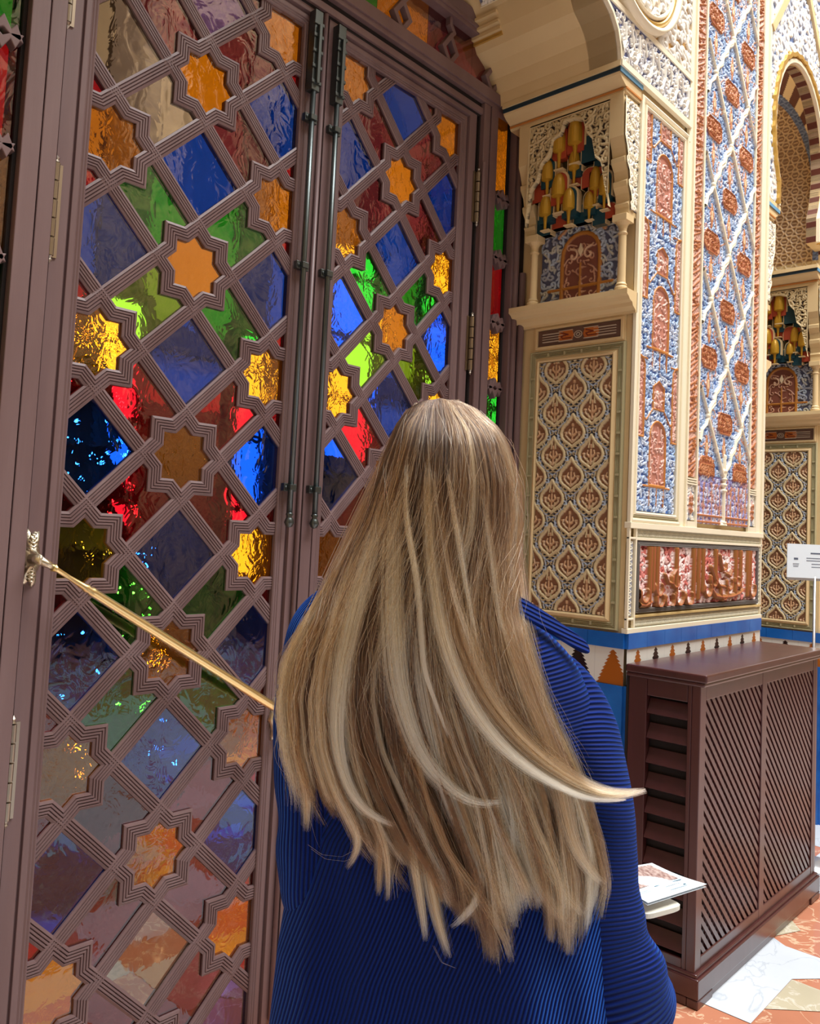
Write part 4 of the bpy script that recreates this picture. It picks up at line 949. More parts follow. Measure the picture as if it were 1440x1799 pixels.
# dark wood door inside the second doorway
d3 = thing('door_3', 'dark wooden door deep in the far doorway', 'door', (4.6, 1.96, 0), kind='structure')
m = MB(); m.box((4.16, 1.90, 0), (4.24, 2.02, 2.7)); m.box((4.88, 1.90, 0), (4.98, 2.02, 2.7)); m.box((4.24, 1.94, 2.6), (4.88, 2.02, 2.7)); m.box((4.24, 1.97, 0), (4.88, 2.0, 2.65)); m.box((4.05, 1.93, 0), (4.17, 2.04, 2.7)); m.build('door_panel', [WOODD], d3, bevel=.003)
m = MB(); m.box((4.05, 2.03, 2.69), (5.0, 2.06, 4.6)); tymp = structure('wall_tympanum', m, CREAM)
c = Canvas(.58, 1.55, .004, srgb(150, 120, 92))
for j in range(34):
    for k in range(13):
        cx, cy = k * .056 + (j % 2) * .028, j * .0485
        c.stroke([(cx + .025 * math.cos(a), cy + .025 * math.sin(a)) for a in np.linspace(0, 2 * math.pi, 7)], .0045, .007, srgb(206, 178, 140)); c.stroke([(cx - .010, cy), (cx + .010, cy)], .003, .006, srgb(206, 178, 140))
u_, v_ = c.X - .50, c.Y - .36; rad = np.hypot(u_ / .44, np.maximum(v_, 0) / .82); ang = np.arctan2(np.maximum(v_, 0) / .82, -u_ / .44)
sp2 = c.Y * 2.2 * (v_ < 0) + (ang * .9 + .8) * (v_ >= 0); stripe = (np.floor(sp2 / .085) % 2 == 0)
b1 = rad > 1.06; c.H[b1] = .004; c.C[b1] = V3(srgb(226, 206, 172)); c.C[b1 & stripe & (rad < 1.34)] = V3(srgb(92, 44, 32)); b3 = (rad > .99) & (rad <= 1.06); c.C[b3] = V3(srgb(110, 130, 176)); c.C[rad >= 1.34] = V3(srgb(224, 212, 184))
lo = c.Y < .05; c.C[lo] = V3(srgb(214, 196, 160))
c.surf('patterned_reveal', on_side(1.448, 3.10, 5.0), pier2)
# ------------------------------------------------------------------ wooden radiator cabinet
cab = thing('radiator_cabinet', 'dark mahogany cabinet with latticed front and louvred end, against the tiled pier', 'cabinet', (3.34, 1.29, 0))
cx0, cx1, cy0, cy1 = 2.732, 3.966, 1.154, 1.424
m = MB()
for x0_, x1_ in ((cx0, cx0 + .048), (3.300, 3.350), (cx1 - .055, cx1 - .0306)): m.box((x0_, cy0, .09), (x1_, cy0 + .03, 1.022))
m.box((cx0 + .048, cy0 + .001, .0902), (cx1 - .055, cy0 + .029, .142)); m.box((cx0 + .048, cy0 + .001, .968), (cx1 - .055, cy0 + .029, 1.0218))
m.box((cx0 + .0008, cy0 + .0305, .0905), (cx0 + .03, cy0 + .045, 1.0215)); m.box((cx0 + .0004, 1.345, .0905), (cx0 + .03, cy1 - .011, 1.0215)); m.box((cx0 + .0015, cy0 + .045, .0908), (cx0 + .03, 1.345, .135)); m.box((cx0 + .0015, cy0 + .045, .960), (cx0 + .03, 1.345, 1.0212))
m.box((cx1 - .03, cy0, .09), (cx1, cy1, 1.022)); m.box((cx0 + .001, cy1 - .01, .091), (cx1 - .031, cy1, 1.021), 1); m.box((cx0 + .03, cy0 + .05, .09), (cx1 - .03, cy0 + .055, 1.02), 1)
m.build('carcass', [CABW, DARK], cab, bevel=.003)
m = MB(); pf = [(0, .0), (0, .012), (.006, .022), (.010, .030), (.004, .034), (-.004, .034)]
m.box((cx0 - .006, cy0 - .022, 1.030), (cx1 + .02, cy1, 1.058)); m.box((cx0 - .004, cy0 - .014, 1.016), (cx1 + .01, cy1, 1.031)); m.build('top', CABW, cab, bevel=.006)
m = MB(); m.box((cx0 - .012, cy0 - .018, .028), (cx1 + .014, cy1, .092)); m.box((cx0 - .006, cy0 - .010, .09), (cx1 + .008, cy1, .104))
for x0_, x1_ in ((cx0 - .012, cx0 + .11), (cx1 - .10, cx1 + .014)): m.box((x0_, cy0 - .018, 0), (x1_, cy0 + .02, .0282))
m.box((cx0 + .1, cy0 - .012, .0), (cx1 - .1, cy0 + .015, .028)); m.box((cx0 - .012, cy0 + .0201, 0), (cx0 + .02, cy1, .0282))
m.build('plinth', CABW, cab, bevel=.004)
for k in range(10):
    z = .150 + k * .0835
    m = MB(); m.prism([(cx0 + .002, z), (cx0 + .008, z - .004), (cx0 + .034, z + .044), (cx0 + .028, z + .048)], lambda a, b, d: (a, d, b), 1.199, 1.344); m.build('louvre', CABW, cab, bevel=.001)
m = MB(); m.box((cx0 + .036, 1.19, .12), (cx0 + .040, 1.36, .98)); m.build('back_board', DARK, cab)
for x0_, x1_ in ((cx0 + .050, 3.300), (3.350, cx1 - .055)):
    for nm, sg, yy in (('lattice_front', 1, cy0 + .004), ('lattice_rear', -1, cy0 + .013)):
        m = MB(); z0_, z1_ = .142, .968; hgt = z1_ - z0_; p = .0405; k = -int(hgt * 1.25 / p) - 2
        while k * p < (x1_ - x0_) + hgt + .1:
            xa = x0_ + k * p
            if sg > 0: q = [(xa, z1_ + .01), (xa + .0235, z1_ + .01), (xa + .0235 + hgt + .02, z0_ - .01), (xa + hgt + .02, z0_ - .01)]
            else: q = [(xa, z0_ - .01), (xa + .0235, z0_ - .01), (xa + .0235 + hgt + .02, z1_ + .01), (xa + hgt + .02, z1_ + .01)]
            m.prism(q, lambda a, b, d: (a, d, b), yy, yy + .008); k += 1
        m.build(nm, CABW, cab, clip=[((x0_, 0, 0), (-1, 0, 0)), ((x1_, 0, 0), (1, 0, 0)), ((0, 0, z0_), (0, 0, -1)), ((0, 0, z1_), (0, 0, 1))])

# ------------------------------------------------------------------ sign on a stand
sp = D(1425, 987, 4.05); sgn = thing('information_sign', 'white printed card on a slim steel stand, right edge behind the cabinet', 'sign', (float(sp[0]), float(sp[1]), 0))
ux, uy = RC[0, 0], RC[1, 0]; ul = math.hypot(ux, uy); ux, uy = ux / ul, uy / ul; vx, vy = -uy, ux
def sq(a, b, z): return (sp[0] + a * ux + b * vx, sp[1] + a * uy + b * vy, z)
STEEL = mat('brushed steel', (.55, .56, .58, 1), .35, metal=.9)
m = MB(); zt, zb, wl_ = 1.515, 1.352, .118
m.add([sq(-wl_, 0, zb), sq(wl_ + .02, 0, zb), sq(wl_ + .02, 0, zt), sq(-wl_, 0, zt), sq(-wl_, .004, zb), sq(wl_ + .02, .004, zb), sq(wl_ + .02, .004, zt), sq(-wl_, .004, zt)], [(0, 1, 2, 3), (7, 6, 5, 4), (0, 4, 5, 1), (1, 5, 6, 2), (2, 6, 7, 3), (3, 7, 4, 0)]); m.build('card', PAPERW, sgn)
m = MB(); rr = random.Random(3)
for x_, z_, w_, h_ in ((-.005, 1.468, .075, .007), (-.025, 1.446, .10, .0035), (-.025, 1.434, .095, .0035), (.0, 1.418, .06, .0035), (.0, 1.404, .05, .003), (-.085, 1.438, .02, .010), (-.09, 1.418, .03, .0025), (-.09, 1.411, .028, .0025), (-.088, 1.404, .024, .0025)):
    m = MB(); m.add([sq(x_, -.0006, z_), sq(x_ + w_, -.0006, z_), sq(x_ + w_, -.0006, z_ + h_), sq(x_, -.0006, z_ + h_)], [(0, 1, 2, 3)]); m.build('printed_line', INK, sgn)

m = MB(); m.box((0, 0, 0), (0, 0, 0)) if False else None
m.tube([sq(.02, .006, .02), sq(.02, .006, 1.36)], .007, 12); m.lathe((sq(.02, .006, 0)[0], sq(.02, .006, 0)[1], 0), [(0, 0), (.12, 0), (.12, .008), (.02, .018), (0, .02)], 24); m.build('stand', STEEL, sgn, smooth=True)
m = MB(); m.add([sq(-wl_, .001, zb - .012), sq(wl_ + .02, .001, zb - .012), sq(wl_ + .02, .001, zb), sq(-wl_, .001, zb), sq(-wl_, .01, zb - .012), sq(wl_ + .02, .01, zb - .012), sq(wl_ + .02, .01, zb), sq(-wl_, .01, zb)], [(0, 1, 2, 3), (7, 6, 5, 4), (0, 4, 5, 1), (1, 5, 6, 2), (2, 6, 7, 3), (3, 7, 4, 0)]); m.build('card_ledge', STEEL, sgn)

# ------------------------------------------------------------------ the woman
PC = np.array([.945, .757]); PF = np.array([.738, .674]); PR = np.array([.674, -.738])
def W(r, f, z):
    k = min(1, max(0, (z - 1.0) / .28)) * min(1, max(0, (1.50 - z) / .08)); z = z - .20 * r * k; r = r + .054 * min(.9, max(0, 1.45 - z))
    return (PC[0] + r * PR[0] + f * PF[0], PC[1] + r * PR[1] + f * PF[1], z)
person = thing('person', 'woman from behind with long blond hair, in a blue corduroy coat, holding a leaflet', 'person', (float(PC[0]), float(PC[1]), 0))
SKIN = mat('skin', (.62, .38, .28, 1), .5); TROU = mat('dark trousers', (.02, .022, .03, 1), .8); SHOE = mat('black shoe leather', (.015, .014, .014, 1), .4)
def skin_mesh(name, pts, edges, m, parent, root=0, sub=2):
    me = bpy.data.meshes.new(name); me.from_pydata([W(*p[:3]) for p in pts], edges, []); o = bpy.data.objects.new(name, me); COL.objects.link(o)
    sk = o.modifiers.new('skin', 'SKIN'); sk.use_smooth_shade = True
    for i, p in enumerate(pts): me.skin_vertices[0].data[i].radius = (p[3], p[4] if len(p) > 4 else p[3]); me.skin_vertices[0].data[i].use_root = (i == root)
    ss = o.modifiers.new('sub', 'SUBSURF'); ss.levels = ss.render_levels = sub; me.materials.append(m); keep(o, parent) if parent else None; return o
pts, ed = [], []
def chain(first, ps):
    prev = first; idx = []
    for p in ps:
        pts.append(p); ed.append((prev, len(pts) - 1)) if prev is not None else None; prev = len(pts) - 1; idx.append(prev)
    return idx
sp_ = chain(None, [(0, 0, .95, .135, .10), (0, .0, 1.08, .11, .07), (0, .01, 1.22, .125, .075), (0, .01, 1.30, .10, .06), (0, .005, 1.39, .050), (0, .012, 1.455, .052), (0, .03, 1.52, .06)])
for s_ in (-1, 1):
    chain(sp_[0], [(s_ * .09, 0, .86, .088), (s_ * .10, .005, .66, .072), (s_ * .10, .015, .48, .054), (s_ * .10, -.005, .28, .05), (s_ * .10, -.02, .09, .036), (s_ * .105, .06, .045, .034), (s_ * .11, .13, .03, .026)])
aR = chain(sp_[3], [(.135, 0, 1.315, .042), (.168, -.005, 1.22, .044), (.180, -.015, .98, .038), (.212, -.01, .84, .036), (.226, .10, .832, .034), (.218, .205, .858, .024), (.212, .255, .866, .030, .016)])
aL = chain(sp_[3], [(-.135, 0, 1.33, .042), (-.19, -.005, 1.24, .046), (-.20, -.005, 1.05, .038), (-.205, .0, .97, .036), (-.17, .10, .95, .034), (-.11, .20, .97, .024), (-.075, .245, .975, .030, .016)])
for base, dirr, up in ((aR[-1], 1, 1), (aL[-1], -1, 1)):
    bx_, by_, bz_ = pts[base][:3]
    for k, (dx, l) in enumerate(((-.027, .070), (-.009, .080), (.009, .076), (.026, .060))):
        chain(base, [(bx_ + dx, by_ + .035, bz_ + .002, .0095), (bx_ + dx * 1.1, by_ + .035 + l * .5, bz_ + .004, .0085), (bx_ + dx * 1.1, by_ + .035 + l * .85, bz_ - .006, .0078), (bx_ + dx * 1.05, by_ + .035 + l, bz_ - .018, .0068)])
    chain(base, [(bx_ - dirr * .032, by_ - .002, bz_ + .006, .011), (bx_ - dirr * .046, by_ + .028, bz_ + .020, .0098), (bx_ - dirr * .040, by_ + .055, bz_ + .030, .0082)])
body = skin_mesh('body', pts, ed, SKIN, None)
# head joined to the same surface
hm = MB(); rings = []
for i in range(25):
    ph = math.pi * i / 24; ring = []
    for j in range(36):
        th = 2 * math.pi * j / 36; x, y, z = math.sin(ph) * math.cos(th), math.sin(ph) * math.sin(th), math.cos(ph)
        wx = .073 * (1 - .22 * max(0, -z) ** 1.5); wy = .094 * (1 - .10 * max(0, -z)); X, Y_, Z_ = x * wx, y * wy, z * .113
        if y > 0:
            Y_ += .019 * math.exp(-((x / .16) ** 2) - ((z + .12) / .17) ** 2) + .008 * math.exp(-((x / .3) ** 2) - ((z + .42) / .08) ** 2) - .004 * math.exp(-((x / .35) ** 2) - ((z + .485) / .025) ** 2)
            for e in (-1, 1): Y_ -= .008 * math.exp(-(((x - e * .40) / .17) ** 2) - ((z - .02) / .12) ** 2)
            Y_ += .010 * math.exp(-((x / .25) ** 2) - ((z + .82) / .15) ** 2)
        for e in (-1, 1): X += e * .016 * math.exp(-((x - e) / .10) ** 2 - ((y + .02) / .16) ** 2 - ((z + .10) / .22) ** 2)
        ring.append(W(X * .92 - .004, .012 + Y_ * .95, 1.552 + Z_ * .94))
    rings.append(ring)
hm.loft(rings); ho = hm.build('head', SKIN, None, smooth=True)
dg = bpy.context.evaluated_depsgraph_get(); bme = bpy.data.meshes.new_from_object(body.evaluated_get(dg))
bm = bmesh.new(); bm.from_mesh(bme); bm.from_mesh(ho.data)
me = bpy.data.meshes.new('body'); bm.to_mesh(me); bm.free(); me.materials.clear(); me.materials.append(SKIN)
bpy.data.objects.remove(ho); bpy.data.objects.remove(body)
body = bpy.data.objects.new('body', me); COL.objects.link(body); keep(body, person)
rm = body.modifiers.new('join', 'REMESH'); rm.mode = 'VOXEL'; rm.voxel_size = .0045; rm.use_smooth_shade = True
EYE = mat('eye white', (.8, .8, .8, 1), .2); LIP = mat('lips', (.45, .14, .12, 1), .4)
for e in (-1, 1):
    m = MB(); c_ = W(e * .030, .088, 1.560); m.lathe(c_, [(0, -.0105), (.007, -.008), (.0105, 0), (.007, .008), (0, .0105)], 12); m.build('eye', EYE, person, smooth=True)
# coat
def cordmat():
    m = bpy.data.materials.new('royal blue corduroy'); m.use_nodes = True; nt = m.node_tree; b = nt.nodes['Principled BSDF']
    uv = nt.nodes.new('ShaderNodeUVMap'); sx_ = nt.nodes.new('ShaderNodeSeparateXYZ'); ml = nt.nodes.new('ShaderNodeMath'); ml.operation = 'MULTIPLY'; ml.inputs[1].default_value = 2 * math.pi / .0058
    sn = nt.nodes.new('ShaderNodeMath'); sn.operation = 'SINE'; bp = nt.nodes.new('ShaderNodeBump'); bp.inputs['Strength'].default_value = .9; bp.inputs['Distance'].default_value = .0016
    nt.links.new(uv.outputs[0], sx_.inputs[0]); nt.links.new(sx_.outputs[0], ml.inputs[0]); nt.links.new(ml.outputs[0], sn.inputs[0]); nt.links.new(sn.outputs[0], bp.inputs['Height']); nt.links.new(bp.outputs[0], b.inputs['Normal'])
    mx = nt.nodes.new('ShaderNodeMix'); mx.data_type = 'RGBA'; mr = nt.nodes.new('ShaderNodeMapRange'); mr.inputs['From Min'].default_value = -1
    mx.inputs['A'].default_value = (.0003, .003, .042, 1); mx.inputs['B'].default_value = (.0006, .018, .21, 1)  # groove shade painted into the colour; the cloth itself is one blue
    nt.links.new(sn.outputs[0], mr.inputs[0]); nt.links.new(mr.outputs[0], mx.inputs['Factor']); nt.links.new(mx.outputs['Result'], b.inputs['Base Color'])
    b.inputs['Roughness'].default_value = .75; b.inputs['Specular IOR Level'].default_value = .15; b.inputs['Sheen Weight'].default_value = .5; b.inputs['Sheen Roughness'].default_value = .4; b.inputs['Sheen Tint'].default_value = (.05, .25, 1, 1)
    return m
CORD = cordmat()
def cloth(name, rings, ribs, parent, caps=False, thick=.004):
    "rings [n][k] of world points, ribs [n][k+1] rib coordinate in metres"
    n, k = len(rings), len(rings[0]); me = bpy.data.meshes.new(name)
    V = [p for r in rings for p in r]; F_, U = [], []
    for i in range(n - 1):
        for j in range(k):
            j2 = (j + 1) % k; F_.append((i * k + j, i * k + j2, (i + 1) * k + j2, (i + 1) * k + j)); U += [ribs[i][j], ribs[i][j + 1], ribs[i + 1][j + 1], ribs[i + 1][j]]
    me.from_pydata(V, [], F_); uvl = me.uv_layers.new(name='UVMap'); arr = np.zeros((len(U), 2), np.float32); arr[:, 0] = U; uvl.data.foreach_set('uv', arr.ravel())
    me.materials.append(CORD); me.polygons.foreach_set('use_smooth', [True] * len(me.polygons)); me.update()
    o = bpy.data.objects.new(name, me); COL.objects.link(o); keep(o, parent)
    sd = o.modifiers.new('thick', 'SOLIDIFY'); sd.thickness = thick; sd.offset = 0; return o
zs = [1.408, 1.402, 1.392, 1.380, 1.366, 1.35, 1.33, 1.30, 1.26, 1.22, 1.18, 1.14, 1.10, 1.06, 1.02, .98, .94, .90, .86, .82, .78, .74, .70, .65, .60, .55]
wa = [.062, .072, .086, .106, .128, .148, .165, .182, .192, .200, .206, .214, .222, .228, .230, .232, .234, .236, .236, .236, .236, .236, .236, .238, .240, .244]
da = [.056, .060, .064, .070, .078, .085, .090, .094, .097, .098, .098, .098, .098, .098, .099, .100, .102, .104, .106, .109, .112, .115, .118, .122, .126, .130]
zz_ = np.linspace(1.408, .55, 110); K = 200; rings, ribs = [], []
for z in zz_:
    a = np.interp(-z, [-q for q in zs], wa); b = np.interp(-z, [-q for q in zs], da); ring, rib = [], []; low = min(1, max(0, (1.12 - z) / .35)); arc_ = 0; pp = None
    for j in range(K + 1):
        th = 2 * math.pi * j / K; ct, st = math.cos(th), math.sin(th); e = .82
        x = a * math.copysign(abs(ct) ** e, ct); y = b * math.copysign(abs(st) ** e, st)
        fold = 1 + low * (.17 * math.sin(5 * th + .6 + 1.2 * z) + .06 * math.sin(11 * th + 2 + 3 * z) + .03 * math.sin(17 * th + z * 6)) * (abs(st) ** .7) + .008 * math.sin(9 * th + 20 * z)
        y *= fold
        if x < 0: x *= 1 + .16 * low
        if pp is not None: arc_ += math.hypot(x - pp[0], (y - pp[1]) * .6)
        pp = (x, y)
        if j < K: ring.append(W(x, y, z))
        rib.append(arc_ if z < 1.115 else z * 1.0 - .40 * abs(x))
    rings.append(ring); ribs.append(rib)
cloth('coat', rings, ribs, person)
def sleeve(path, rad, name='coat_sleeve', seed=1, sgn=1):
    path = np.array(path, float); t = np.r_[0, np.cumsum(np.linalg.norm(np.diff(path, axis=0), axis=1))]; n = 110; q = np.linspace(0, t[-1], n)
    # smooth interpolation
    def sm(v):
        f_ = np.interp(q, t, v)
        for _ in range(24): f_[1:-1] = (f_[:-2] + 2 * f_[1:-1] + f_[2:]) / 4
        return f_
    C_ = np.stack([sm(path[:, i]) for i in range(3)], -1); R_ = sm(np.array(rad)); rings, ribs = [], []; up = None; rr = random.Random(seed)
    for i in range(n):
        d = C_[min(i + 1, n - 1)] - C_[max(0, i - 1)]; d /= np.linalg.norm(d)
        a = np.cross(d, [0, 1, 0.15]) ; a /= np.linalg.norm(a); b = np.cross(d, a); ring, rib = [], []
        bend = math.exp(-((q[i] / t[-1] - .62) / .16) ** 2)
        for j in range(61):
            th = 2 * math.pi * j / 60; r_ = R_[i] * (1 + .05 * math.sin(3 * th + q[i] * 14 + seed) + .05 * bend * math.sin(q[i] * 80 + 2.6 * math.sin(th + 1)) * (.5 + .5 * math.sin(th * 2 + seed)) + .04 * math.sin(q[i] * 26 + 2 * th + seed))
            p = C_[i] + r_ * (math.cos(th) * a + math.sin(th) * b)
            if j < 60: ring.append(W(*p))
            rib.append(q[i] + .012 * math.sin(th) if sgn > 0 else th * .06)
        rings.append(ring); ribs.append(rib)
    return cloth(name, rings, ribs, person)
sleeve([(.105, 0, 1.338), (.130, -.003, 1.312), (.158, -.006, 1.262), (.172, -.01, 1.17), (.175, -.012, 1.05), (.182, -.012, .95), (.208, -.015, .86), (.222, .03, .815), (.226, .10, .82), (.222, .17, .845), (.216, .225, .862)],
       [.026, .046, .060, .063, .062, .062, .070, .074, .068, .060, .050], seed=1)
sleeve([(-.115, 0, 1.350), (-.150, -.003, 1.335), (-.190, -.006, 1.285), (-.202, -.01, 1.18), (-.20, -.01, 1.06), (-.205, -.0, .985), (-.185, .07, .955), (-.14, .15, .96), (-.10, .21, .972)],
       [.030, .050, .060, .060, .058, .064, .060, .054, .045], seed=2, sgn=-1)
# collar : folded wing on each side
def collar(s_):
    m = MB(); rings = []
    pth = [(0, -.066, 1.425, 1.400), (.045 * s_, -.064, 1.425, 1.398), (.080 * s_, -.054, 1.418, 1.388), (.108 * s_, -.045, 1.408, 1.378), (.135 * s_, -.040, 1.395, 1.368), (.155 * s_, -.038, 1.386, 1.360), (.172 * s_, -.036, 1.378, 1.360)]
    for x, f_, za, zb in pth: rings.append([W(x, f_, za), W(x * 1.02, f_ - .006, (za + zb) / 2 + .002), W(x * 1.03, f_ - .018, zb), W(x * 1.02, f_ - .004, zb - .004), W(x, f_ + .006, za - .006)])
    m.loft(rings); o = m.build('collar', CORD, person, smooth=True); sb = o.modifiers.new('s', 'SUBSURF'); sb.levels = sb.render_levels = 2
    uvl = o.data.uv_layers.new(name='UVMap'); arr = np.array([[o.data.vertices[l.vertex_index].co.z * .8 + o.data.vertices[l.vertex_index].co.x * .4, 0] for l in o.data.loops], np.float32); uvl.data.foreach_set('uv', arr.ravel())
collar(1); collar(-1)
for s_ in (-1, 1):
    m = MB(); m.tube([W(s_ * .085, 0.01, .90), W(s_ * .10, .01, .66), W(s_ * .10, .01, .48), W(s_ * .10, -.005, .28), W(s_ * .10, -.02, .07)], [.080, .080, .072, .07, .068], 20); m.build('trousers', TROU, person, smooth=True)
    m = MB(); rings = []
    for y_, w_, h_ in ((-.085, .012, .03), (-.075, .033, .05), (-.03, .036, .09), (.03, .040, .075), (.08, .046, .055), (.13, .044, .045), (.165, .026, .03), (.175, .008, .015)):
        rings.append([W(s_ * .105 + w_ * math.cos(a), y_ + .005, max(0, h_ * .5 + h_ * .5 * math.sin(a))) for a in np.linspace(0, 2 * math.pi, 14)[:-1]])
    m.loft(rings); m.build('shoe', SHOE, person, smooth=True)

# ------------------------------------------------------------------ leaflet and phone in her hand
def card(name, label, cat, quad, th, mats, bend=0.0, n=10):
    A_, B_, C_, D_ = [np.array(q, float) for q in quad]; m = MB(); nrm = np.cross(B_ - A_, D_ - A_); nrm /= np.linalg.norm(nrm); nrm = nrm if nrm[2] > 0 else -nrm
    top = [[None] * (n + 1) for _ in range(n + 1)]
    for i in range(n + 1):
        for j in range(n + 1):
            u, v = i / n, j / n; p = A_ * (1 - u) * (1 - v) + B_ * u * (1 - v) + C_ * u * v + D_ * (1 - u) * v; top[i][j] = p - nrm * bend * math.sin(u * math.pi)
    V = [p for r in top for p in r] + [p - nrm * th for r in top for p in r]; N = (n + 1) ** 2; F_ = []
    ix = lambda i, j: i * (n + 1) + j
    for i in range(n):
        for j in range(n): F_ += [(ix(i, j), ix(i + 1, j), ix(i + 1, j + 1), ix(i, j + 1)), (N + ix(i, j + 1), N + ix(i + 1, j + 1), N + ix(i + 1, j), N + ix(i, j))]
        F_ += [(ix(i, 0), ix(i + 1, 0), N + ix(i + 1, 0), N + ix(i, 0)), (ix(i + 1, n), ix(i, n), N + ix(i, n), N + ix(i + 1, n)), (ix(0, i + 1), ix(0, i), N + ix(0, i), N + ix(0, i + 1)), (ix(n, i), ix(n, i + 1), N + ix(n, i + 1), N + ix(n, i))]
    m.add(V, F_); t = thing(name, label, cat, tuple(map(float, D_ * .5 + B_ * .5))); m.build('sheet', mats, t)
    def at(u, v, h=.0012): p = A_ * (1 - u) * (1 - v) + B_ * u * (1 - v) + C_ * u * v + D_ * (1 - u) * v; return p - nrm * (bend * math.sin(u * math.pi) - h)
    return t, at, m
q = [D(1145, 1516, 1.53), D(1241, 1553, 1.49), D(1138, 1586, 1.38), D(1062, 1530, 1.42)]
leaflet, at, _ = card('leaflet', 'folded white leaflet with a brown picture, sticking out past the blue sleeve', 'leaflet', q, .0008, PAPERW, .003)
q2 = [p - np.array([0, 0, .0035]) + (RC[:, 1] * -.004) for p in q]
m = MB(); m.add([at(0, 0, -.004), at(1, .0, -.005), at(1, 1, -.004), at(0, 1, -.004), at(0, 0, -.0046), at(1, 0, -.0056), at(1, 1, -.0046), at(0, 1, -.0046)], [(0, 1, 2, 3), (7, 6, 5, 4), (0, 4, 5, 1), (1, 5, 6, 2), (2, 6, 7, 3), (3, 7, 4, 0)]); m.build('back_fold', PAPERW, leaflet)
PIC = mat('printed brown picture', srgb(190, 168, 160), .5, var=((140, 140, 140), srgb(120, 84, 78)))
def strip(u0, u1, v0, v1, mt, nm):
    m = MB(); n = 8
    for i in range(n): a, b = u0 + (u1 - u0) * i / n, u0 + (u1 - u0) * (i + 1) / n; m.add([at(a, v0), at(b, v0), at(b, v1), at(a, v1)], [(0, 1, 2, 3)])
    m.build(nm, mt, leaflet)
strip(.06, .60, .12, .95, PIC, 'picture')
for u, v0_, v1_, wd in ((.645, .12, .62, .022), (.74, .22, .50, .008), (.80, .20, .24, .03), (.86, .22, .52, .012), (.92, .30, .60, .008), (.70, .75, .92, .008), (.74, .75, .95, .008)): strip(u, u + wd, v0_, v1_, mat('blue grey print', srgb(90, 130, 150), .6), 'text_line')
m = MB(); c0 = D(1150, 1592, 1.43); n = 28; R_ = []
ex = D(1180, 1580, 1.45) - D(1110, 1598, 1.39); ex /= np.linalg.norm(ex); ez = np.array([0, 0, 1.]); ey = np.cross(ez, ex); ey /= np.linalg.norm(ey); ez = np.cross(ex, ey)
def rr_pt(k):
    a = 2 * math.pi * k / n; c_, s_ = math.cos(a), math.sin(a); e = .35; return math.copysign(abs(c_) ** e, c_) * .050, math.copysign(abs(s_) ** e, s_) * .034
cen = D(1140, 1578, 1.43) - np.array([0, 0, .006])
for h_, q_ in ((-.010, .94), (-.008, 1), (-.001, 1), (0, .97)): R_.append([tuple(cen + ex * rr_pt(k)[0] * q_ + ey * rr_pt(k)[1] * q_ + ez * h_) for k in range(n)])
m.loft(R_); tag(m.build('phone', mat('cream phone case', srgb(222, 220, 204), .35), None, smooth=False), 'cream phone in a pale case held under the white leaflet', 'phone')

# ------------------------------------------------------------------ hair
rng = np.random.default_rng(7)
ROW = np.array([[698, 762, 782], [706, 738, 812], [718, 716, 838], [740, 700, 866], [780, 682, 892], [850, 656, 914], [920, 632, 917], [1000, 592, 909], [1080, 556, 908], [1150, 526, 926], [1230, 508, 952], [1320, 512, 990], [1400, 535, 1024], [1480, 575, 1036], [1560, 640, 1040], [1640, 700, 1030], [1720, 730, 1020]], float)
def LR(y): return np.interp(y, ROW[:, 0], ROW[:, 1]), np.interp(y, ROW[:, 0], ROW[:, 2])
def hd(x, y, e=0.):
    L_, R_ = LR(y); t = np.clip((x - (L_ + R_) / 2) / ((R_ - L_) / 2 + 3), -1, 1); s_ = np.sqrt(1 - t * t * .999)
    T_ = np.interp(y, [697, 715, 740, 780, 850, 920, 1000], [.02, .05, .075, .10, .118, .118, .118]); head = 1.205 - s_ * T_
    low = np.interp(y, [900, 1100, 1400, 1650], [1.17, 1.125, 1.112, 1.105]) - s_ * np.interp(y, [900, 1100, 1300, 1700], [.085, .055, .046, .044])
    k = np.clip((y - 820) / 380, 0, 1); k = k * k * (3 - 2 * k); return head * (1 - k) + low * k - e
NP = 26
ends = np.array([[0, 1400], [.06, 1450], [.14, 1500], [.22, 1540], [.30, 1560], [.36, 1600], [.44, 1650], [.50, 1695], [.55, 1640], [.62, 1605], [.72, 1590], [.80, 1630], [.90, 1650], [.96, 1600], [1, 1520]])
strands = []; tones = []; rads = []
NCL = 120; ccl = np.sort(rng.random(NCL)); ctone = np.clip(rng.normal(.40, .29, NCL), -.1, 1); cend = rng.normal(0, 22, NCL); cwav = rng.normal(0, 1, (NCL, 3)); cdep = rng.uniform(-.006, .012, NCL)
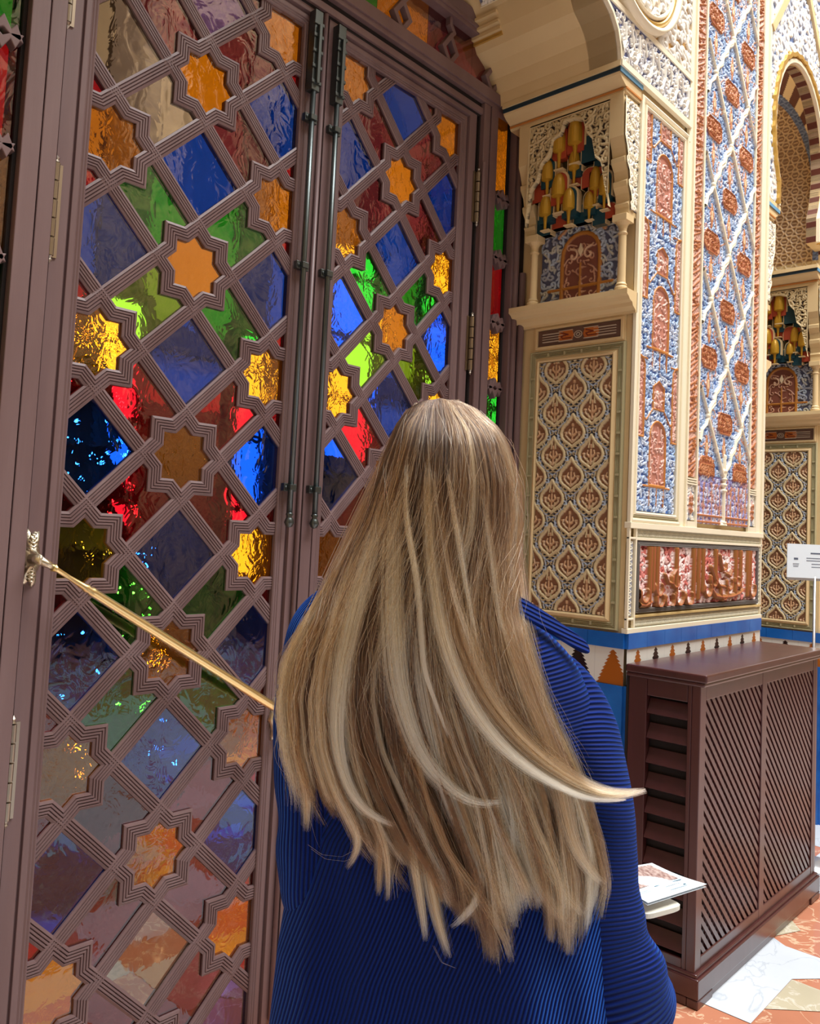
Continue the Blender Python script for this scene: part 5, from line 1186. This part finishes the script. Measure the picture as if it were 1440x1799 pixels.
def add_base(N, shrink, eoff, tone_shift):
    for _ in range(N):
        s_ = rng.random(); c = np.argmin(np.abs(ccl - s_)); cs = ccl[c]
        ye = np.interp(s_, ends[:, 0], ends[:, 1]) + cend[c] - abs(rng.normal(0, 26 if s_ < .6 else 14)) - (rng.random() < .15) * rng.uniform(0, 160)
        y0 = 699 + 14 * rng.random() + 10 * abs(s_ - .5); ys = y0 + (ye - y0) * np.linspace(0, 1, NP) ** .92
        q = np.clip((ys - 900) / 600, 0, 1); sp_y = s_ * (1 - .50 * q) + cs * .50 * q + rng.normal(0, .004)
        sp_y = .5 + (sp_y - .5) * shrink
        L_, R_ = LR(ys); x = L_ + (R_ - L_) * sp_y
        a = np.clip((ys - 1050) / 500, 0, 1) ** 1.5
        x = x + a * (10 * cwav[c, 0] + 14 * cwav[c, 1] * np.sin(ys / 95 + 5 * cs)) + a * 26 * (sp_y - .25)
        x = x + a * a * rng.normal(0, 4.5)
        x += rng.normal(0, 1.0) * np.sin(ys / 60 + rng.random() * 6)
        d = hd(x, ys) - eoff * rng.random() - cdep[c] * q + rng.normal(0, .0015)
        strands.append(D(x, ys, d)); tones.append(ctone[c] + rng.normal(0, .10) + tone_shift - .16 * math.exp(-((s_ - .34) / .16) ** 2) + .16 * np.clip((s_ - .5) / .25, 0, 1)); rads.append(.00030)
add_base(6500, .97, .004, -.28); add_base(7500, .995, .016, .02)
LOCKS = [
 ([(742, 712), (705, 800), (692, 930), (690, 1080), (698, 1200), (735, 1320), (795, 1392), (845, 1420), (882, 1410)], 22, 460, 1.0, .020),
 ([(765, 708), (765, 850), (778, 1000), (800, 1120), (850, 1230), (920, 1312), (1000, 1372), (1070, 1402), (1135, 1388)], 26, 620, .62, .030),
 ([(762, 708), (752, 850), (762, 1000), (780, 1120), (825, 1235), (880, 1310), (950, 1365), (1040, 1410), (1100, 1405)], 17, 330, 1.0, .034),
 ([(730, 720), (672, 880), (630, 1040), (597, 1180), (588, 1290), (604, 1375), (640, 1430), (694, 1452)], 17, 380, .98, .018),
 ([(728, 720), (655, 890), (600, 1050), (566, 1180), (562, 1300), (588, 1390), (622, 1440), (642, 1490), (608, 1528)], 13, 240, .70, .016),
 ([(722, 722), (645, 900), (570, 1070), (520, 1160), (506, 1250), (528, 1350), (542, 1400), (537, 1462)], 17, 260, .60, .012),
 ([(790, 706), (850, 830), (872, 1000), (902, 1150), (942, 1260), (985, 1370), (1004, 1480), (1030, 1530), (1064, 1556)], 22, 330, .62, .020),
 ([(798, 706), (880, 820), (896, 1000), (908, 1110), (950, 1235), (1000, 1345), (1034, 1430), (1040, 1530), (1032, 1645)], 17, 420, .80, .010),
 ([(755, 708), (735, 850), (735, 1000), (750, 1150), (785, 1290), (825, 1380), (870, 1450), (905, 1520), (935, 1580)], 24, 360, .55, .014),
 ([(778, 706), (805, 850), (836, 1000), (856, 1120), (885, 1250), (905, 1380), (935, 1480), (985, 1560), (1025, 1610)], 28, 420, .66, .012),
 ([(750, 708), (712, 860), (712, 1000), (722, 1150), (732, 1300), (745, 1450), (758, 1560), (768, 1620), (790, 1684)], 16, 300, .66, .010),
 ([(752, 708), (725, 860), (724, 1000), (742, 1200), (782, 1390), (835, 1510), (856, 1560), (836, 1600), (792, 1630)], 16, 300, .98, .016),
 ([(744, 710), (685, 860), (662, 1000), (656, 1150), (655, 1300), (665, 1400), (670, 1480), (664, 1575)], 14, 260, .50, .008),
 ([(738, 712), (676, 870), (643, 1000), (622, 1130), (612, 1260), (632, 1380), (660, 1440), (684, 1500), (682, 1585)], 12, 220, .60, .012),
 ([(785, 706), (830, 850), (850, 1000), (880, 1130), (905, 1250), (920, 1370), (925, 1480), (955, 1580), (1000, 1630)], 28, 380, .70, .010),
 ([(768, 707), (785, 850), (800, 1000), (818, 1120), (845, 1250), (860, 1380), (872, 1480), (880, 1560), (872, 1610)], 22, 320, .58, .010),
 ([(745, 710), (700, 850), (688, 1000), (694, 1150), (708, 1300), (722, 1420), (728, 1520), (742, 1600), (748, 1655)], 14, 240, .72, .010),
 ([(772, 707), (760, 800), (768, 900), (792, 1040), (840, 1180), (905, 1290), (970, 1345)], 8, 150, 1.0, .026),
 ([(790, 706), (838, 800), (858, 930), (878, 1080), (912, 1200), (960, 1300)], 7, 150, 1.0, .018),
 ([(752, 708), (715, 790), (712, 900), (735, 1030), (745, 1180), (790, 1300)], 5, 110, 1.0, .024),
 ([(770, 707), (780, 800), (800, 920), (820, 1040), (842, 1150)], 6, 120, .95, .018),
]
def interp_path(P_, n):
    P_ = np.array(P_, float); t = np.r_[0, np.cumsum(np.hypot(*np.diff(P_, axis=0).T))]; q = np.linspace(0, t[-1], 160)
    X = np.interp(q, t, P_[:, 0]); Y_ = np.interp(q, t, P_[:, 1])
    for _ in range(60): X[1:-1] = (X[:-2] + 2 * X[1:-1] + X[2:]) / 4; Y_[1:-1] = (Y_[:-2] + 2 * Y_[1:-1] + Y_[2:]) / 4
    i = np.linspace(0, 159, n); return np.interp(i, np.arange(160), X), np.interp(i, np.arange(160), Y_)
for path, wd, cnt, tn, lift in LOCKS:
    wd *= 1.35; cnt = int(cnt * 1.15); X, Y_ = interp_path(path, NP); u = np.linspace(0, 1, NP); dx, dy = np.gradient(X), np.gradient(Y_); l_ = np.hypot(dx, dy) + 1e-6; nx, ny = -dy / l_, dx / l_
    for _ in range(cnt):
        o_ = rng.normal(0, .5); k = wd * (.30 + .70 * np.sin(np.clip(u * .93, 0, 1) * math.pi) ** .7) * (1 - (.80 if lift == .030 or lift == .034 else .45) * u ** 3); sh = rng.normal(0, .45)
        cut = 1 - abs(rng.normal(0, .05)); uu = u * cut; x = np.interp(uu, u, X + nx * k * o_) + rng.normal(0, .8); y = np.interp(uu, u, Y_ + ny * k * o_)
        d = hd(x, y) - lift * (.35 + .75 * rng.random()) * np.clip(uu * 2.0, .1, 1) - .006 * (1 - o_ * o_) + sh * .003
        strands.append(D(x, y, d)); tones.append(tn - .10 + rng.normal(0, .19)); rads.append(.00030)
for _ in range(420):                                    # stray hairs
    s_ = rng.random(); y0 = rng.uniform(705, 1150); ln = rng.uniform(80, 420); ys = y0 + np.linspace(0, 1, NP) * ln; L_, R_ = LR(ys); s2 = np.clip(s_ * 1.06 - .03, -.02, 1.03)
    x = L_ + (R_ - L_) * s2 + rng.normal(0, 9) * np.sin(ys / rng.uniform(25, 70) + rng.random() * 6) + rng.normal(0, 30) * ((ys - y0) / 420) ** 2
    strands.append(D(x, ys, hd(x, ys) - .020 - .02 * rng.random())); tones.append(.8 + rng.normal(0, .2)); rads.append(.00022)
for P_ in ([(540, 1490), (565, 1508), (600, 1512), (622, 1500)], [(1040, 1450), (1052, 1466), (1068, 1478)], [(700, 1500), (690, 1540), (694, 1580)], [(760, 1660), (775, 1690), (800, 1700)]):
    for k in range(2):
        X, Y_ = interp_path(P_, NP); strands.append(D(X + rng.normal(0, 3), Y_ + rng.normal(0, 3), hd(X, np.minimum(Y_, 1650)) - .02)); tones.append(1.); rads.append(.00025)
for _ in range(260):
    e_ = rng.uniform(0, 1); X, Y_ = interp_path([(700, 800 + 60 * e_), (620, 960), (555 - 12 * e_, 1065), (505 - 2 * e_ + rng.normal(0, 8), 1165), (494 + rng.normal(0, 7), 1250), (508 + rng.normal(0, 9), 1340), (525 + rng.normal(0, 10), 1400 + rng.uniform(-40, 30))], NP)
    strands.append(D(X, Y_, hd(X, Y_) - .012 * rng.random() - .004)); tones.append(.75 + rng.normal(0, .15)); rads.append(.00026)
S_ = np.array(strands, np.float32); N = len(S_)
HAIR = bpy.data.materials.new('blond hair'); HAIR.use_nodes = True; nt = HAIR.node_tree; nt.nodes.remove(nt.nodes['Principled BSDF'])
hb = nt.nodes.new('ShaderNodeBsdfHairPrincipled'); hb.parametrization = 'COLOR'; hb.inputs['Roughness'].default_value = .30; hb.inputs['Radial Roughness'].default_value = .42
nt.links.new(hb.outputs[0], nt.nodes['Material Output'].inputs[0])
ta = nt.nodes.new('ShaderNodeAttribute'); ta.attribute_name = 'tone'; ci = nt.nodes.new('ShaderNodeHairInfo')
cr = nt.nodes.new('ShaderNodeValToRGB'); e = cr.color_ramp.elements; e[0].position = 0; e[0].color = (.022, .010, .005, 1); e[1].position = 1.0; e[1].color = (.80, .66, .45, 1)
for p_, c_ in ((.88, (.58, .41, .23, 1)), (.3, (.062, .029, .013, 1)), (.55, (.165, .083, .036, 1)), (.8, (.42, .26, .125, 1))): q = cr.color_ramp.elements.new(p_); q.color = c_
md = nt.nodes.new('ShaderNodeMath'); md.operation = 'MULTIPLY_ADD'; md.inputs[1].default_value = .52; md.inputs[2].default_value = -.24
ad = nt.nodes.new('ShaderNodeMath'); ad.operation = 'ADD'
nt.links.new(ci.outputs['Intercept'], md.inputs[0]); nt.links.new(ta.outputs['Fac'], ad.inputs[0]); nt.links.new(md.outputs[0], ad.inputs[1]); nt.links.new(ad.outputs[0], cr.inputs[0]); nt.links.new(cr.outputs[0], hb.inputs['Color'])
hc = bpy.data.hair_curves.new('hair_strands'); hc.add_curves([NP] * N)
hc.attributes['position'].data.foreach_set('vector', S_.reshape(-1))
ra = hc.attributes.get('radius') or hc.attributes.new('radius', 'FLOAT', 'POINT')
taper = np.interp(np.linspace(0, 1, NP), [0, .1, .85, 1], [.7, 1, .9, .25]); ra.data.foreach_set('value', (np.array(rads)[:, None] * taper[None]).astype(np.float32).ravel())
tt = hc.attributes.new('tone', 'FLOAT', 'CURVE'); tt.data.foreach_set('value', np.clip(np.array(tones), 0, 1).astype(np.float32))
hc.materials.append(HAIR)
# dense mass under the strands
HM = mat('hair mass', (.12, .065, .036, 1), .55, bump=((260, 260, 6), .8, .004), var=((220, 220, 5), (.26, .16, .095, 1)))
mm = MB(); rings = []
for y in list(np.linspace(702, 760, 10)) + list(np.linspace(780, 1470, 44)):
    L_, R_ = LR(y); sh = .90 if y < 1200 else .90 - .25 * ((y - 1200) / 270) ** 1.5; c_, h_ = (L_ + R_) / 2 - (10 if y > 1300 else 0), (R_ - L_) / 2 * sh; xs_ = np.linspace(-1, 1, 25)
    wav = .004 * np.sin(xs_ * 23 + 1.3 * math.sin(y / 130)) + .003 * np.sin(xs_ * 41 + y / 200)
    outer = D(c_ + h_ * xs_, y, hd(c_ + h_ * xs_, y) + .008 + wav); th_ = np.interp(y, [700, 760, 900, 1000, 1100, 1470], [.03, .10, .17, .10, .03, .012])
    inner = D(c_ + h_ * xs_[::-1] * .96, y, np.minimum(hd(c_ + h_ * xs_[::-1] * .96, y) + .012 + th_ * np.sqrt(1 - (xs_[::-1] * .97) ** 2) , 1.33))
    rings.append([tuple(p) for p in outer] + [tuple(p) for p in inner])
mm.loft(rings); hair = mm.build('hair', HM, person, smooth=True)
ho = bpy.data.objects.new('hair_strands', hc); COL.objects.link(ho); ho.parent = hair; ho.matrix_parent_inverse = hair.matrix_parent_inverse.copy() if False else Matrix.Identity(4)
ho['kind'] = 'stuff'
